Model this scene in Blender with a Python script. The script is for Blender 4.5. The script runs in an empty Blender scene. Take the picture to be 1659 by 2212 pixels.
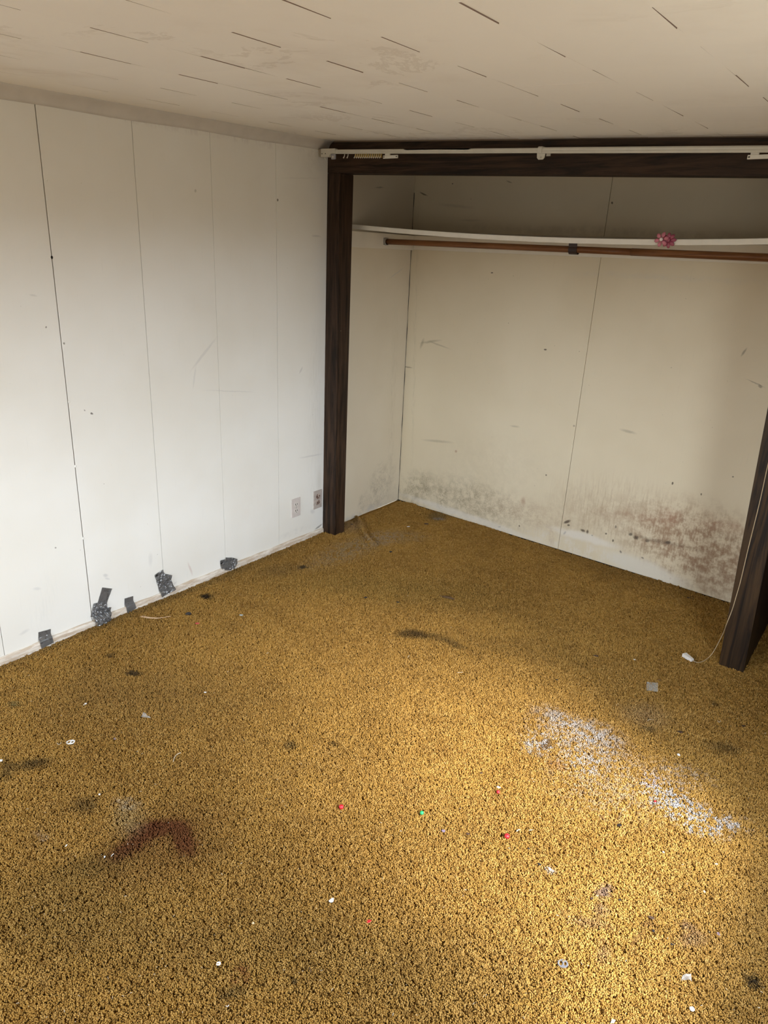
import bpy, bmesh, math, random
import numpy as np
from mathutils import Vector, Matrix, noise

# ------------------------------------------------------------------ camera, world, lights, exposure
scn = bpy.context.scene
COL = scn.collection
W, H = 1659.0, 2212.0
CAM = np.array([2.713913573, -3.108944044, 1.65])
YAW, PITCH, ROLL, FPX = -0.626014571, -0.350496190, 0.045207845, 1534.704
def basis():
    cy, sy, cp, sp = math.cos(YAW), math.sin(YAW), math.cos(PITCH), math.sin(PITCH)
    f = np.array([sy*cp, cy*cp, sp]); r = np.array([cy, -sy, 0.0]); u = np.cross(r, f)
    c, s = math.cos(ROLL), math.sin(ROLL)
    return c*r + s*u, -s*r + c*u, f
BR, BU, BF = basis()
cd = bpy.data.cameras.new('camera'); cam = bpy.data.objects.new('camera', cd); COL.objects.link(cam)
cam.matrix_world = Matrix(((BR[0], BU[0], -BF[0], CAM[0]), (BR[1], BU[1], -BF[1], CAM[1]),
                           (BR[2], BU[2], -BF[2], CAM[2]), (0, 0, 0, 1)))
cd.sensor_fit = 'VERTICAL'; cd.sensor_height = 36.0; cd.lens = 36.0*FPX/H; cd.clip_start = 0.02
scn.camera = cam

WIN_R = (-2.22, -1.12, 0.34, 1.86)      # window in the right wall: y0, y1, z0, z1
WIN_B = (0.35, 1.95, 0.70, 1.80)        # window in the wall behind the photographer: x0, x1, z0, z1
XR, YB = 3.00, -4.6                     # right wall, rear wall
SKY = 20.5
world = bpy.data.worlds.new('world'); scn.world = world; world.use_nodes = True
nt = world.node_tree; nt.nodes.clear()
tc = nt.nodes.new('ShaderNodeTexCoord'); sx = nt.nodes.new('ShaderNodeSeparateXYZ')
nt.links.new(tc.outputs['Generated'], sx.inputs[0])
rp = nt.nodes.new('ShaderNodeValToRGB'); nt.links.new(sx.outputs['Z'], rp.inputs['Fac'])
mr = nt.nodes.new('ShaderNodeMapRange'); nt.links.new(sx.outputs['Z'], mr.inputs['Value'])
mr.inputs['From Min'].default_value = -1; mr.inputs['From Max'].default_value = 1
nt.links.new(mr.outputs[0], rp.inputs['Fac'])
e = rp.color_ramp.elements
e[0].position = 0.0; e[0].color = (0.13, 0.125, 0.105, 1)
e[1].position = 0.495; e[1].color = (0.14, 0.135, 0.12, 1)
a = e.new(0.52); a.color = (0.86, 0.935, 1.0, 1)
a = e.new(1.0); a.color = (0.72, 0.84, 1.0, 1)
bg = nt.nodes.new('ShaderNodeBackground'); bg.inputs['Strength'].default_value = SKY
nt.links.new(rp.outputs[0], bg.inputs[0])
wo = nt.nodes.new('ShaderNodeOutputWorld'); nt.links.new(bg.outputs[0], wo.inputs[0])

def portal(name, loc, rot, sx_, sy_):
    l = bpy.data.lights.new(name, 'AREA'); l.shape = 'RECTANGLE'; l.size = sx_; l.size_y = sy_
    l.cycles.is_portal = True
    o = bpy.data.objects.new(name, l); COL.objects.link(o); o.location = loc; o.rotation_euler = rot
y0, y1, z0, z1 = WIN_R
portal('window_portal', (XR+0.14, (y0+y1)/2, (z0+z1)/2), (0, math.pi/2, 0), z1-z0, y1-y0)
x0, x1, z0, z1 = WIN_B
portal('rear_window_portal', ((x0+x1)/2, YB-0.10, (z0+z1)/2), (math.pi/2, 0, 0), x1-x0, z1-z0)
# hazy low sun through the right window
sl = bpy.data.lights.new('sun', 'SUN'); sun = bpy.data.objects.new('sun', sl); COL.objects.link(sun)
sl.energy = 8.3; sl.angle = math.radians(22); sl.color = (1.0, 0.95, 0.86)
sd = Vector((-1.0, 0.33, -0.88)).normalized()
sun.rotation_euler = sd.to_track_quat('-Z', 'Y').to_euler()

vs = scn.view_settings
vs.view_transform = 'Standard'; vs.look = 'None'; vs.gamma = 1.0; vs.exposure = 0.0
vs.use_curve_mapping = False
scn.cycles.adaptive_threshold = 0.02; scn.cycles.max_bounces = 8; scn.cycles.diffuse_bounces = 5; scn.cycles.sample_clamp_indirect = 6

# ------------------------------------------------------------------ measuring: points of the photograph on real planes
def ray(px, py): return BF*FPX + BR*(px-W/2) + BU*(H/2-py)
def on(px, py, n, c):
    d = ray(px, py); n = np.array(n, float); t = (c - n@CAM)/(n@d); return CAM + t*d
def F(px, py, z=0.0): return on(px, py, (0, 0, 1), z)
def LW(px, py, x=0.0): return on(px, py, (1, 0, 0), x)
BN, BC = (0.0586, 1, 0), 0.8273          # rear wall of the closet
def BW(px, py, off=0.0): return on(px, py, BN, BC-off)
CEILN = (0.0368296, -0.02719, 1)
def CE(px, py): return on(px, py, CEILN, 2.17546)
def FR(px, py, y=0.0): return on(px, py, (0, 1, 0), y)
def ceil_z(x, y): return 2.17546 - 0.0368296*x + 0.02719*y
def back_y(x): return BC - 0.0586*x
def mpp(p): return float((np.array(p)-CAM)@BF)/FPX   # metres per photo pixel at p

# ------------------------------------------------------------------ helpers: nodes
def newmat(name):
    m = bpy.data.materials.new(name); m.use_nodes = True; m.node_tree.nodes.clear(); return m, m.node_tree
class N:
    def __init__(s, tree): s.t = tree
    def n(s, typ, **kw):
        x = s.t.nodes.new(typ)
        for k, v in kw.items(): setattr(x, k, v)
        return x
    def put(s, sock, v):
        if isinstance(v, bpy.types.NodeSocket): s.t.links.new(v, sock)
        elif v is not None:
            if hasattr(sock.default_value, '__len__') and not hasattr(v, '__len__'): v = (v,)*len(sock.default_value)
            if hasattr(sock.default_value, '__len__') and len(sock.default_value) == 4 and len(v) == 3: v = (*v, 1)
            sock.default_value = v
    def pos(s): return s.n('ShaderNodeNewGeometry').outputs['Position']
    def obj(s): return s.n('ShaderNodeTexCoord').outputs['Object']
    def math(s, op, a, b=None, clamp=False):
        x = s.n('ShaderNodeMath', operation=op, use_clamp=clamp); s.put(x.inputs[0], a)
        if b is not None: s.put(x.inputs[1], b)
        return x.outputs[0]
    def vmath(s, op, a, b=None, scale=None):
        x = s.n('ShaderNodeVectorMath', operation=op); s.put(x.inputs[0], a)
        if b is not None: s.put(x.inputs[1], b)
        if scale is not None: s.put(x.inputs['Scale'], scale)
        return x.outputs['Value'] if op in ('LENGTH', 'DOT_PRODUCT') else x.outputs[0]
    def noise(s, vec, scale, detail=3, rough=0.55, color=False, dist=0.0):
        x = s.n('ShaderNodeTexNoise'); s.put(x.inputs['Vector'], vec); x.inputs['Scale'].default_value = scale
        x.inputs['Detail'].default_value = detail; x.inputs['Roughness'].default_value = rough
        x.inputs['Distortion'].default_value = dist
        return x.outputs['Color' if color else 'Fac']
    def mapping(s, vec, loc=(0, 0, 0), rot=(0, 0, 0), sc=(1, 1, 1), typ='POINT'):
        x = s.n('ShaderNodeMapping', vector_type=typ); s.put(x.inputs['Vector'], vec)
        x.inputs['Location'].default_value = loc; x.inputs['Rotation'].default_value = rot; x.inputs['Scale'].default_value = sc
        return x.outputs[0]
    def rng(s, v, a, b, c=0.0, d=1.0, smooth=True):
        x = s.n('ShaderNodeMapRange'); x.interpolation_type = 'SMOOTHSTEP' if smooth else 'LINEAR'
        s.put(x.inputs['Value'], v)
        for k, q in (('From Min', a), ('From Max', b), ('To Min', c), ('To Max', d)): x.inputs[k].default_value = q
        return x.outputs[0]
    def mix(s, fac, a, b):
        x = s.n('ShaderNodeMix', data_type='RGBA'); s.put(x.inputs[0], fac); s.put(x.inputs[6], a); s.put(x.inputs[7], b)
        return x.outputs[2]
    def bump(s, h, strength=0.3, dist=0.002):
        x = s.n('ShaderNodeBump'); s.put(x.inputs['Height'], h); x.inputs['Strength'].default_value = strength
        x.inputs['Distance'].default_value = dist
        return x.outputs[0]
    def bsdf(s, col, rough=0.6, metal=0.0, normal=None, **kw):
        x = s.n('ShaderNodeBsdfPrincipled'); s.put(x.inputs['Base Color'], col); s.put(x.inputs['Roughness'], rough)
        s.put(x.inputs['Metallic'], metal)
        if normal is not None: s.put(x.inputs['Normal'], normal)
        for k, v in kw.items(): s.put(x.inputs[k.replace('_', ' ')], v)
        o = s.n('ShaderNodeOutputMaterial'); s.t.links.new(x.outputs[0], o.inputs[0]); return x

def stain_mask(nd, vec, plane, px, py, rx, ry, ang, soft):
    """soft elliptical mark measured on the photograph, placed on its real plane"""
    c = plane(px, py); ax, ay = plane(px+1, py)-c, plane(px, py+1)-c
    a = math.radians(ang); ca, sa = math.cos(a), math.sin(a)
    if plane is LW: idx = (1, 2)
    elif plane is BW: idx = (0, 2)
    else: idx = (0, 1)
    J = np.array([[ax[idx[0]], ay[idx[0]]], [ax[idx[1]], ay[idx[1]]]])
    Em = J @ np.array([[ca*rx, -sa*ry], [sa*rx, ca*ry]])
    U, S, Vt = np.linalg.svd(Em)           # world = U S Vt q
    if np.linalg.det(U) < 0: U[:, 1] *= -1
    th = math.atan2(U[1, 0], U[0, 0])
    m = nd.mapping(vec, (c[idx[0]], c[idx[1]], 0), (0, 0, th), (S[0], S[1], 1.0), 'TEXTURE')
    return nd.rng(nd.vmath('LENGTH', m), 1.0+soft, max(0.0, 1.0-soft))
def plane_vec(nd, plane, amp=0.01, sc=9.0):
    """2-D coordinates of the plane with a little noise so that marks get ragged edges"""
    p = nd.pos(); s = nd.n('ShaderNodeSeparateXYZ'); nd.put(s.inputs[0], p)
    c = nd.n('ShaderNodeCombineXYZ')
    i, j = ((1, 2) if plane is LW else (0, 2) if plane is BW else (0, 1))
    nd.put(c.inputs[0], s.outputs[i]); nd.put(c.inputs[1], s.outputs[j]); c.inputs[2].default_value = 0
    nz = nd.noise(p, sc, 4, 0.65, color=True)
    d = nd.vmath('SCALE', nd.vmath('SUBTRACT', nz, (0.5, 0.5, 0.5)), scale=amp*4)
    d = nd.vmath('MULTIPLY', d, (1, 1, 0))
    return nd.vmath('ADD', c.outputs[0], d)

def simple(name, col, rough=0.6, metal=0.0, var=0.08, nsc=60, bump=0.0, **kw):
    m, t = newmat(name); nd = N(t)
    nz = nd.noise(nd.obj(), nsc, 3)
    c2 = tuple(max(0, c*(1-var*2.5)) for c in col)
    cc = nd.mix(nz, col, c2)
    nrm = nd.bump(nd.noise(nd.obj(), nsc*3, 3), bump, 0.001) if bump else None
    nd.bsdf(cc, rough, metal, nrm, **kw); return m

# ------------------------------------------------------------------ helpers: meshes
def box(bm, p0, p1, bev=0.0, mat=None):
    g = bmesh.ops.create_cube(bm, size=1.0)['verts']
    p0, p1 = Vector(p0), Vector(p1); c, s = (p0+p1)/2, p1-p0
    for v in g: v.co = Vector((v.co.x*s.x, v.co.y*s.y, v.co.z*s.z)) + c
    if bev:
        es = list({e for v in g for e in v.link_edges})
        r = bmesh.ops.bevel(bm, geom=es, offset=bev, segments=2, affect='EDGES', profile=0.6)
        g = list({v for f in r['faces'] for v in f.verts} | {v for v in g if v.is_valid})
    if mat:
        for v in g: v.co = mat @ v.co
    return g
def tube(bm, pts, rad, seg=10, cap=True):
    """pts: list of points, rad: number or list"""
    pts = [Vector(p) for p in pts]; n = len(pts)
    rads = rad if hasattr(rad, '__len__') else [rad]*n
    t0 = (pts[1]-pts[0]).normalized(); up = Vector((0, 0, 1)) if abs(t0.z) < 0.9 else Vector((1, 0, 0))
    rings = []; nx = t0.cross(up).normalized()
    for i, p in enumerate(pts):
        t = ((pts[min(i+1, n-1)]-pts[max(i-1, 0)])).normalized()
        nx = (nx - t*nx.dot(t)).normalized(); ny = t.cross(nx)
        rings.append([bm.verts.new(p + (nx*math.cos(k*2*math.pi/seg)+ny*math.sin(k*2*math.pi/seg))*rads[i]) for k in range(seg)])
    for a, b in zip(rings, rings[1:]):
        for k in range(seg): bm.faces.new((a[k], a[(k+1) % seg], b[(k+1) % seg], b[k]))
    if cap: bm.faces.new(rings[0][::-1]); bm.faces.new(rings[-1])
    return rings
def prism(bm, outline, h, mat=None, z=0.0):
    lo = [bm.verts.new((x, y, z)) for x, y in outline]; hi = [bm.verts.new((x, y, z+h)) for x, y in outline]
    n = len(lo); bm.faces.new(lo[::-1]); bm.faces.new(hi)
    for i in range(n): bm.faces.new((lo[i], lo[(i+1) % n], hi[(i+1) % n], hi[i]))
    if mat:
        for v in lo+hi: v.co = mat @ v.co
    return lo+hi
def mkobj(name, bm, mat, parent=None, smooth=False, loc=None):
    me = bpy.data.meshes.new(name); bmesh.ops.recalc_face_normals(bm, faces=bm.faces[:]); bm.to_mesh(me); bm.free()
    if mat: me.materials.append(mat)
    if smooth: me.shade_smooth()
    o = bpy.data.objects.new(name, me); COL.objects.link(o)
    if loc is not None: o.location = loc
    if parent is not None: o.parent = parent
    return o
def tag(o, label=None, cat=None, group=None, kind=None):
    if label: o['label'] = label
    if cat: o['category'] = cat
    if group: o['group'] = group
    if kind: o['kind'] = kind
    return o
def thing(name, label, cat, loc=(0, 0, 0), group=None):
    o = bpy.data.objects.new(name, None); COL.objects.link(o); o.location = loc; o.empty_display_size = 0.05
    return tag(o, label, cat, group)
def struct(name, bm, mat, label=None, smooth=False):
    return tag(mkobj(name, bm, mat, None, smooth), label, None, None, 'structure')

# ------------------------------------------------------------------ materials
def paint_mat(name, plane, base, stains, dirt=0.06):
    """old wall paint with individually placed scuffs, mould and soft darker bands"""
    m, t = newmat(name); nd = N(t); p = nd.pos()
    big = nd.noise(p, 1.7, 3); fine = nd.noise(p, 130, 3)
    col = nd.mix(nd.rng(big, 0.3, 0.7), base, tuple(c*(1-dirt)*k for c, k in zip(base, (1.0, 0.985, 0.955))))
    # fine vertical brush and press marks of the hardboard
    st = nd.noise(nd.mapping(p, sc=(180, 180, 6)), 1.0, 2)
    col = nd.mix(nd.rng(st, 0.62, 0.80, 0, 0.10), col, tuple(c*0.6 for c in base))
    # sparse specks
    sp = nd.noise(p, 75, 1, 0.5); sm = nd.noise(p, 3.0, 2)
    spm = nd.math('MULTIPLY', nd.rng(sp, 0.78, 0.83), nd.rng(sm, 0.45, 0.65, 0, 0.65))
    col = nd.mix(spm, col, (0.10, 0.08, 0.06))
    v = plane_vec(nd, plane); vt = plane_vec(nd, plane, 0.0025, 30)
    mott = nd.noise(p, 20, 9, 0.72); gran = nd.noise(p, 260, 3, 0.75)
    streak = nd.noise(nd.mapping(p, sc=(90, 90, 11)), 1.0, 4, 0.7)
    for (px, py, rx, ry, ang, c, k, soft, kind) in stains:
        mk = stain_mask(nd, vt if kind == 's' else v, plane, px, py, rx, ry, ang, soft)
        if kind == 'm': mk = nd.math('MULTIPLY', mk, nd.rng(mott, 0.30, 0.68))
        if kind == 'g': mk = nd.math('MULTIPLY', mk, nd.rng(nd.math('MULTIPLY', mott, gran), 0.20, 0.36))
        if kind == 'v': mk = nd.math('MULTIPLY', mk, nd.rng(streak, 0.42, 0.66))
        if kind == 'x': mk = nd.math('MULTIPLY', mk, nd.rng(nd.math('ADD', mott, nd.math('MULTIPLY', streak, 0.6)), 0.72, 0.95))
        col = nd.mix(nd.math('MULTIPLY', mk, k), col, c)
    bmp = nd.bump(nd.math('ADD', nd.math('MULTIPLY', fine, 0.3), nd.math('MULTIPLY', nd.noise(p, 12, 2), 2.0)), 0.25, 0.0012)
    nd.bsdf(col, 0.52, 0, bmp); return m

MB_, MR_, MK = (0.25, 0.145, 0.08), (0.30, 0.15, 0.09), (0.11, 0.09, 0.055)
GY = (0.50, 0.49, 0.48)
DK = (0.06, 0.04, 0.025)
left_marks = [
    (440, 765, 2.5, 38, 38, GY, .35, .5, 's'), (420, 815, 2, 22, 8, GY, .3, .5, 's'), (498, 845, 45, 1.2, 2, GY, .35, .6, 's'),
    (198, 893, 3, 2, 30, DK, .8, .3, 's'), (183, 886, 2, 1.2, 40, DK, .6, .3, 's'), (100, 707, 1.6, 2.2, 0, DK, .7, .3, 's'),
    (72, 638, 7, 2, 10, GY, .4, .6, 's'), (138, 742, 2, 2, 0, DK, .7, .3, 's'), (422, 412, 2, 4, 0, DK, .3, .4, 's'),
    (228, 1243, 5, 3, 0, GY, .6, .6, 's'), (232, 1250, 5, 2, 15, GY, .5, .6, 's'), (411, 1229, 2, 12, -20, (0.55, 0.42, 0.38), .5, .6, 's'),
    (120, 1183, 2, 1.5, 0, DK, .6, .3, 's'), (80, 1272, 7, 3, 0, GY, .4, .7, 's'), (52, 1366, 10, 3, -30, GY, .4, .7, 's'),
    (95, 1310, 20, 60, 15, (0.6, 0.6, 0.58), .22, .8, 'v'), (325, 1208, 4, 12, 0, GY, .3, .6, 's'), (375, 1262, 8, 2, -40, GY, .4, .6, 's'),
    (310, 1298, 22, 7, -20, GY, .45, .8, 'g'), (683, 510, 8, 2, 5, GY, .5, .6, 's'), (652, 385, 42, 0.8, 0, GY, .3, .5, 's'),
    (650, 800, 1.5, 7, 25, GY, .5, .5, 's'), (672, 985, 22, 1.6, -10, GY, .4, .6, 's'), (688, 1138, 9, 1.6, -40, DK, .6, .5, 's'),
    (675, 1105, 4, 4, 0, GY, .4, .7, 's'), (637, 1150, 30, 5, -22, GY, .45, .8, 'g'), (573, 1192, 3, 2, 0, DK, .6, .4, 's'),
    (690, 1040, 5, 25, 0, (0.55, 0.50, 0.42), .3, .8, 's'), (600, 432, 1.6, 2.5, 0, DK, .8, .3, 's'), (545, 1090, 30, 40, 0, (0.72, 0.66, 0.60), .25, .9, 'm'),
    (680, 880, 14, 190, 1, (0.60, 0.58, 0.54), .22, .9, 'v'), (680, 330, 24, 40, 0, (0.55, 0.52, 0.46), .35, .9, 'm'),
    (220, 242, 130, 7, 14, (0.58, 0.53, 0.51), .45, .7, 'x'), (500, 295, 180, 9, 11, (0.58, 0.53, 0.51), .40, .7, 'x'),  # soft darker bands under the cove moulding
    # closet side
    (782, 1093, 6, 22, 12, MK, .45, .8, 'g'), (812, 1062, 14, 42, 14, MK, .50, .9, 'g'), (838, 1050, 16, 50, 10, MK, .35, .9, 'g'),
    (850, 900, 6, 180, 2, (0.35, 0.31, 0.22), .25, .9, 'v'), (860, 590, 20, 1.0, -35, GY, .5, .5, 's'), (790, 1109, 50, 9, -24, GY, .6, .7, 'x'),  # first one a tall darker strip near the closet corner
    (822, 405, 8, 1.5, 0, (0.2, 0.18, 0.14), .6, .6, 's'),
]
back_marks = [
    (930, 738, 18, 2.2, -8, MK, .35, .7, 's'), (912, 742, 2.5, 9, 20, MK, .35, .7, 's'), (948, 745, 20, 1.5, 20, MK, .3, .7, 's'),
    (1178, 755, 3, 1.8, 10, DK, .9, .4, 's'), (880, 793, 9, 1.5, 8, DK, .5, .5, 's'), (1063, 589, 2.5, 1.2, 0, DK, .9, .3, 's'),
    (1607, 761, 2, 9, 35, DK, .5, .6, 's'), (1632, 828, 18, 1.3, 24, DK, .4, .6, 's'), (1642, 835, 4, 3, 20, DK, .5, .5, 's'),
    (1357, 932, 14, 3, 15, MK, .35, .7, 's'), (1112, 921, 8, 2, 10, MK, .3, .7, 's'), (945, 953, 26, 2.5, 5, MK, .3, .7, 's'),
    (985, 975, 2.5, 2.5, 0, MR_, .6, .5, 's'), (1180, 1026, 1.8, 1.8, 0, DK, .8, .3, 's'), (1453, 1044, 1.8, 3, 20, DK, .9, .3, 's'),
    (1515, 1068, 1.5, 2.5, 0, DK, .9, .3, 's'), (1583, 1030, 2, 1.5, 0, DK, .8, .3, 's'), (1240, 920, 2, 2, 0, DK, .5, .4, 's'),
    (895, 790, 3, 250, 1.5, (0.32, 0.28, 0.2), .30, .9, 'v'), (1068, 600, 2, 1.5, 0, DK, .0, .3, 's'),  # first one a tall darker strip near the closet corner
    (1060, 1010, 110, 60, 8, (0.42, 0.36, 0.25), .22, .9, 'm'),
    (900, 1060, 30, 32, 15, MK, .75, .8, 'g'), (955, 1078, 12, 20, 0, MK, .75, .8, 'g'), (1020, 1085, 85, 36, 20, MK, .60, .9, 'g'),
    (905, 1055, 38, 26, 10, (0.36, 0.30, 0.20), .45, .9, 'm'), (1060, 1100, 120, 32, 18, (0.36, 0.29, 0.19), .40, .8, 'm'),
    (1130, 1083, 4, 8, 0, MR_, .5, .8, 's'), (1190, 1160, 5, 16, 0, MR_, .6, .8, 'm'), (1140, 1110, 80, 24, 18, MR_, .35, .9, 'g'),
    (1340, 1110, 130, 62, 14, (0.40, 0.30, 0.20), .50, .7, 'v'), (1300, 1112, 95, 40, 10, MB_, .38, .9, 'm'),
    (1480, 1160, 150, 70, 17, (0.38, 0.27, 0.17), .72, .55, 'm'), (1500, 1185, 130, 75, 17, MB_, .80, .7, 'x'),
    (1560, 1240, 90, 60, 20, MB_, .72, .7, 'm'), (1450, 1112, 20, 14, 20, MR_, .6, .8, 'm'), (1560, 1135, 55, 10, 10, MR_, .55, .8, 'm'),
    (1395, 1120, 90, 9, 8, MR_, .35, .8, 'm'), (1430, 1170, 60, 4, 14, DK, .5, .8, 'm'),
    (1375, 1162, 6, 4, 0, DK, .95, .5, 'm'), (1362, 1154, 4, 3, 0, DK, .8, .5, 's'), (1225, 1127, 7, 3, -20, DK, .9, .5, 's'),
    (1228, 1134, 3, 2, 0, DK, .8, .4, 's'), (1259, 1146, 5, 2.5, 30, DK, .85, .5, 's'), (1269, 1149, 2.5, 4, 0, DK, .85, .5, 's'),
    (1443, 1172, 6, 3, 0, DK, .85, .6, 's'), (1398, 1168, 5, 3, 0, DK, .7, .6, 's'), (1309, 1153, 2, 2, 0, DK, .8, .4, 's'),
    (1330, 1138, 2, 3, 0, DK, .6, .4, 's'), (1324, 1168, 1.6, 3, 0, DK, .8, .4, 's'), (1341, 1192, 1.8, 3, -20, DK, .9, .4, 's'),
    (1220, 1151, 2, 4, 30, DK, .8, .4, 's'), (1079, 1138, 3, 1.5, 0, DK, .7, .4, 's'), (1122, 1136, 1.5, 2, 0, DK, .8, .4, 's'),
    (1388, 1205, 3, 1.6, 30, DK, .8, .4, 's'), (1448, 1250, 2, 2, 0, MR_, .8, .4, 's'), (1279, 1157, 2, 1.2, 0, DK, .8, .4, 's'),
    # bare whitish strip over the carpet
    (1010, 1117, 150, 7, 19, (0.66, 0.63, 0.58), .55, .5, 'n'), (1250, 1185, 130, 16, 19, (0.66, 0.61, 0.53), .70, .5, 'x'),
    (1390, 1230, 90, 20, 22, (0.64, 0.60, 0.52), .75, .4, 'n'), (1260, 1160, 70, 8, 16, (0.70, 0.67, 0.62), .6, .5, 'n'),
    # above the shelf
    (915, 419, 8, 1.6, 28, DK, .8, .5, 's'), (1100, 393, 6, 1.6, 20, DK, .5, .5, 's'), (1322, 438, 1.8, 2.5, 0, DK, .9, .4, 's'),
    (978, 397, 1.5, 1.5, 0, DK, .8, .4, 's'), (985, 445, 30, 3, 6, (0.3, 0.25, 0.2), .3, .8, 's'), (1016, 476, 18, 2, 0, (0.3, 0.25, 0.2), .3, .8, 's'),
    (1280, 500, 330, 9, 2.0, (0.3, 0.24, 0.17), .35, .8, 'm'), (1440, 600, 200, 6, 3, GY, .25, .8, 'm'),  # long darker bands, just above the shelf and below the rod
]
M = {}
M['wall_left'] = paint_mat('left_wall_paint', LW, (0.80, 0.785, 0.74), [q for q in left_marks if q[0] < 740])
M['closet_side'] = paint_mat('closet_side_paint', LW, (0.68, 0.61, 0.485), [q for q in left_marks if q[0] > 740])  # left wall continued with a darker, warmer base colour
M['wall_back'] = paint_mat('closet_back_paint', BW, (0.655, 0.575, 0.425), back_marks, 0.07)
M['trim'] = simple('trim_paint', (0.66, 0.62, 0.57), 0.5, var=0.08, nsc=14, bump=0.2)
M['cleat'] = simple('cleat_paint', (0.74, 0.69, 0.60), 0.5, var=0.06, nsc=9, bump=0.15)
M['backing'] = simple('seam_paint', (0.58, 0.56, 0.51), 0.7, var=0.1, nsc=9)
M['gap'] = simple('dark_gap', (0.02, 0.017, 0.015), 0.9)
M['plain'] = simple('room_paint', (0.72, 0.68, 0.60), 0.6, var=0.03, nsc=4)
M['panelling'] = simple('tan_wood_panelling', (0.24, 0.165, 0.10), 0.6, var=0.08, nsc=8)

def strip_mat():
    m, t = newmat('worn_strip_paint'); nd = N(t); p = nd.pos()
    a = nd.rng(nd.noise(nd.mapping(p, sc=(60, 9, 60)), 1.0, 5, 0.7), 0.38, 0.62)
    c = nd.mix(a, (0.72, 0.66, 0.58), (0.50, 0.40, 0.30))
    c = nd.mix(nd.rng(nd.noise(p, 60, 4, 0.7), 0.62, 0.75, 0, .8), c, (0.20, 0.13, 0.08))
    nd.bsdf(c, 0.7, 0, nd.bump(nd.noise(p, 70, 4), 0.4, 0.002)); return m
M['strip'] = strip_mat()

def ceiling_mat():
    m, t = newmat('ceiling_tile_paint'); nd = N(t); p = nd.pos()
    rnd = nd.n('ShaderNodeObjectInfo').outputs['Random']
    base = nd.mix(rnd, (0.85, 0.815, 0.765), (0.875, 0.84, 0.785))
    b = nd.rng(nd.noise(p, 2.2, 5, 0.6), 0.50, 0.74, 0, 0.35)
    c = nd.mix(b, base, (0.71, 0.65, 0.585))
    # faint old water marks
    w = nd.noise(p, 3.2, 6, 0.7, dist=0.6)
    ring = nd.math('MULTIPLY', nd.rng(w, 0.555, 0.575), nd.rng(w, 0.63, 0.59))
    c = nd.mix(nd.math('MULTIPLY', nd.math('MULTIPLY', ring, nd.rng(nd.noise(p, 1.1, 2), 0.48, 0.62)), 0.22), c, (0.42, 0.35, 0.27))
    nd.bsdf(c, 0.7, 0, nd.bump(nd.noise(p, 50, 3), 0.2, 0.0012)); return m
M['ceiling'] = ceiling_mat()
M['raw_edge'] = simple('raw_fibreboard_edge', (0.26, 0.18, 0.135), 0.9)

def wood_mat(name, axis, c1=(0.010, 0.005, 0.0025), c2=(0.048, 0.025, 0.013), rough=0.52):
    m, t = newmat(name); nd = N(t); o = nd.pos()
    sc = [38, 38, 38]; sc[axis] = 2.6
    v = nd.mapping(o, sc=tuple(sc))
    warp = nd.noise(v, 0.25, 3, 0.5, color=True)
    v2 = nd.vmath('ADD', v, nd.vmath('SCALE', warp, scale=5.0))
    g = nd.noise(v2, 1.1, 5, 0.65); sc2 = [330, 330, 330]; sc2[axis] = 9
    fine = nd.noise(nd.mapping(o, sc=tuple(sc2)), 1.0, 3, 0.6)
    c = nd.mix(nd.rng(g, 0.34, 0.66), c1, c2)
    c = nd.mix(nd.rng(fine, 0.55, 0.75, 0, 0.65), c, (0.006, 0.004, 0.003))
    c = nd.mix(nd.rng(nd.noise(o, 90, 1), 0.80, 0.84, 0, 0.8), c, (0.35, 0.30, 0.24))
    nd.bsdf(c, rough, 0, nd.bump(fine, 0.25, 0.0008), Specular_IOR_Level=0.22); return m
M['wood_z'] = wood_mat('dark_walnut_upright', 2)
M['wood_x'] = wood_mat('dark_walnut_beam', 0)
M['wood_zr'] = wood_mat('dark_walnut_board', 2, (0.008, 0.004, 0.002), (0.048, 0.025, 0.009))
M['rod_wood'] = wood_mat('hanging_rod_brown', 0, (0.13, 0.050, 0.018), (0.22, 0.095, 0.036), 0.38)

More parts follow.
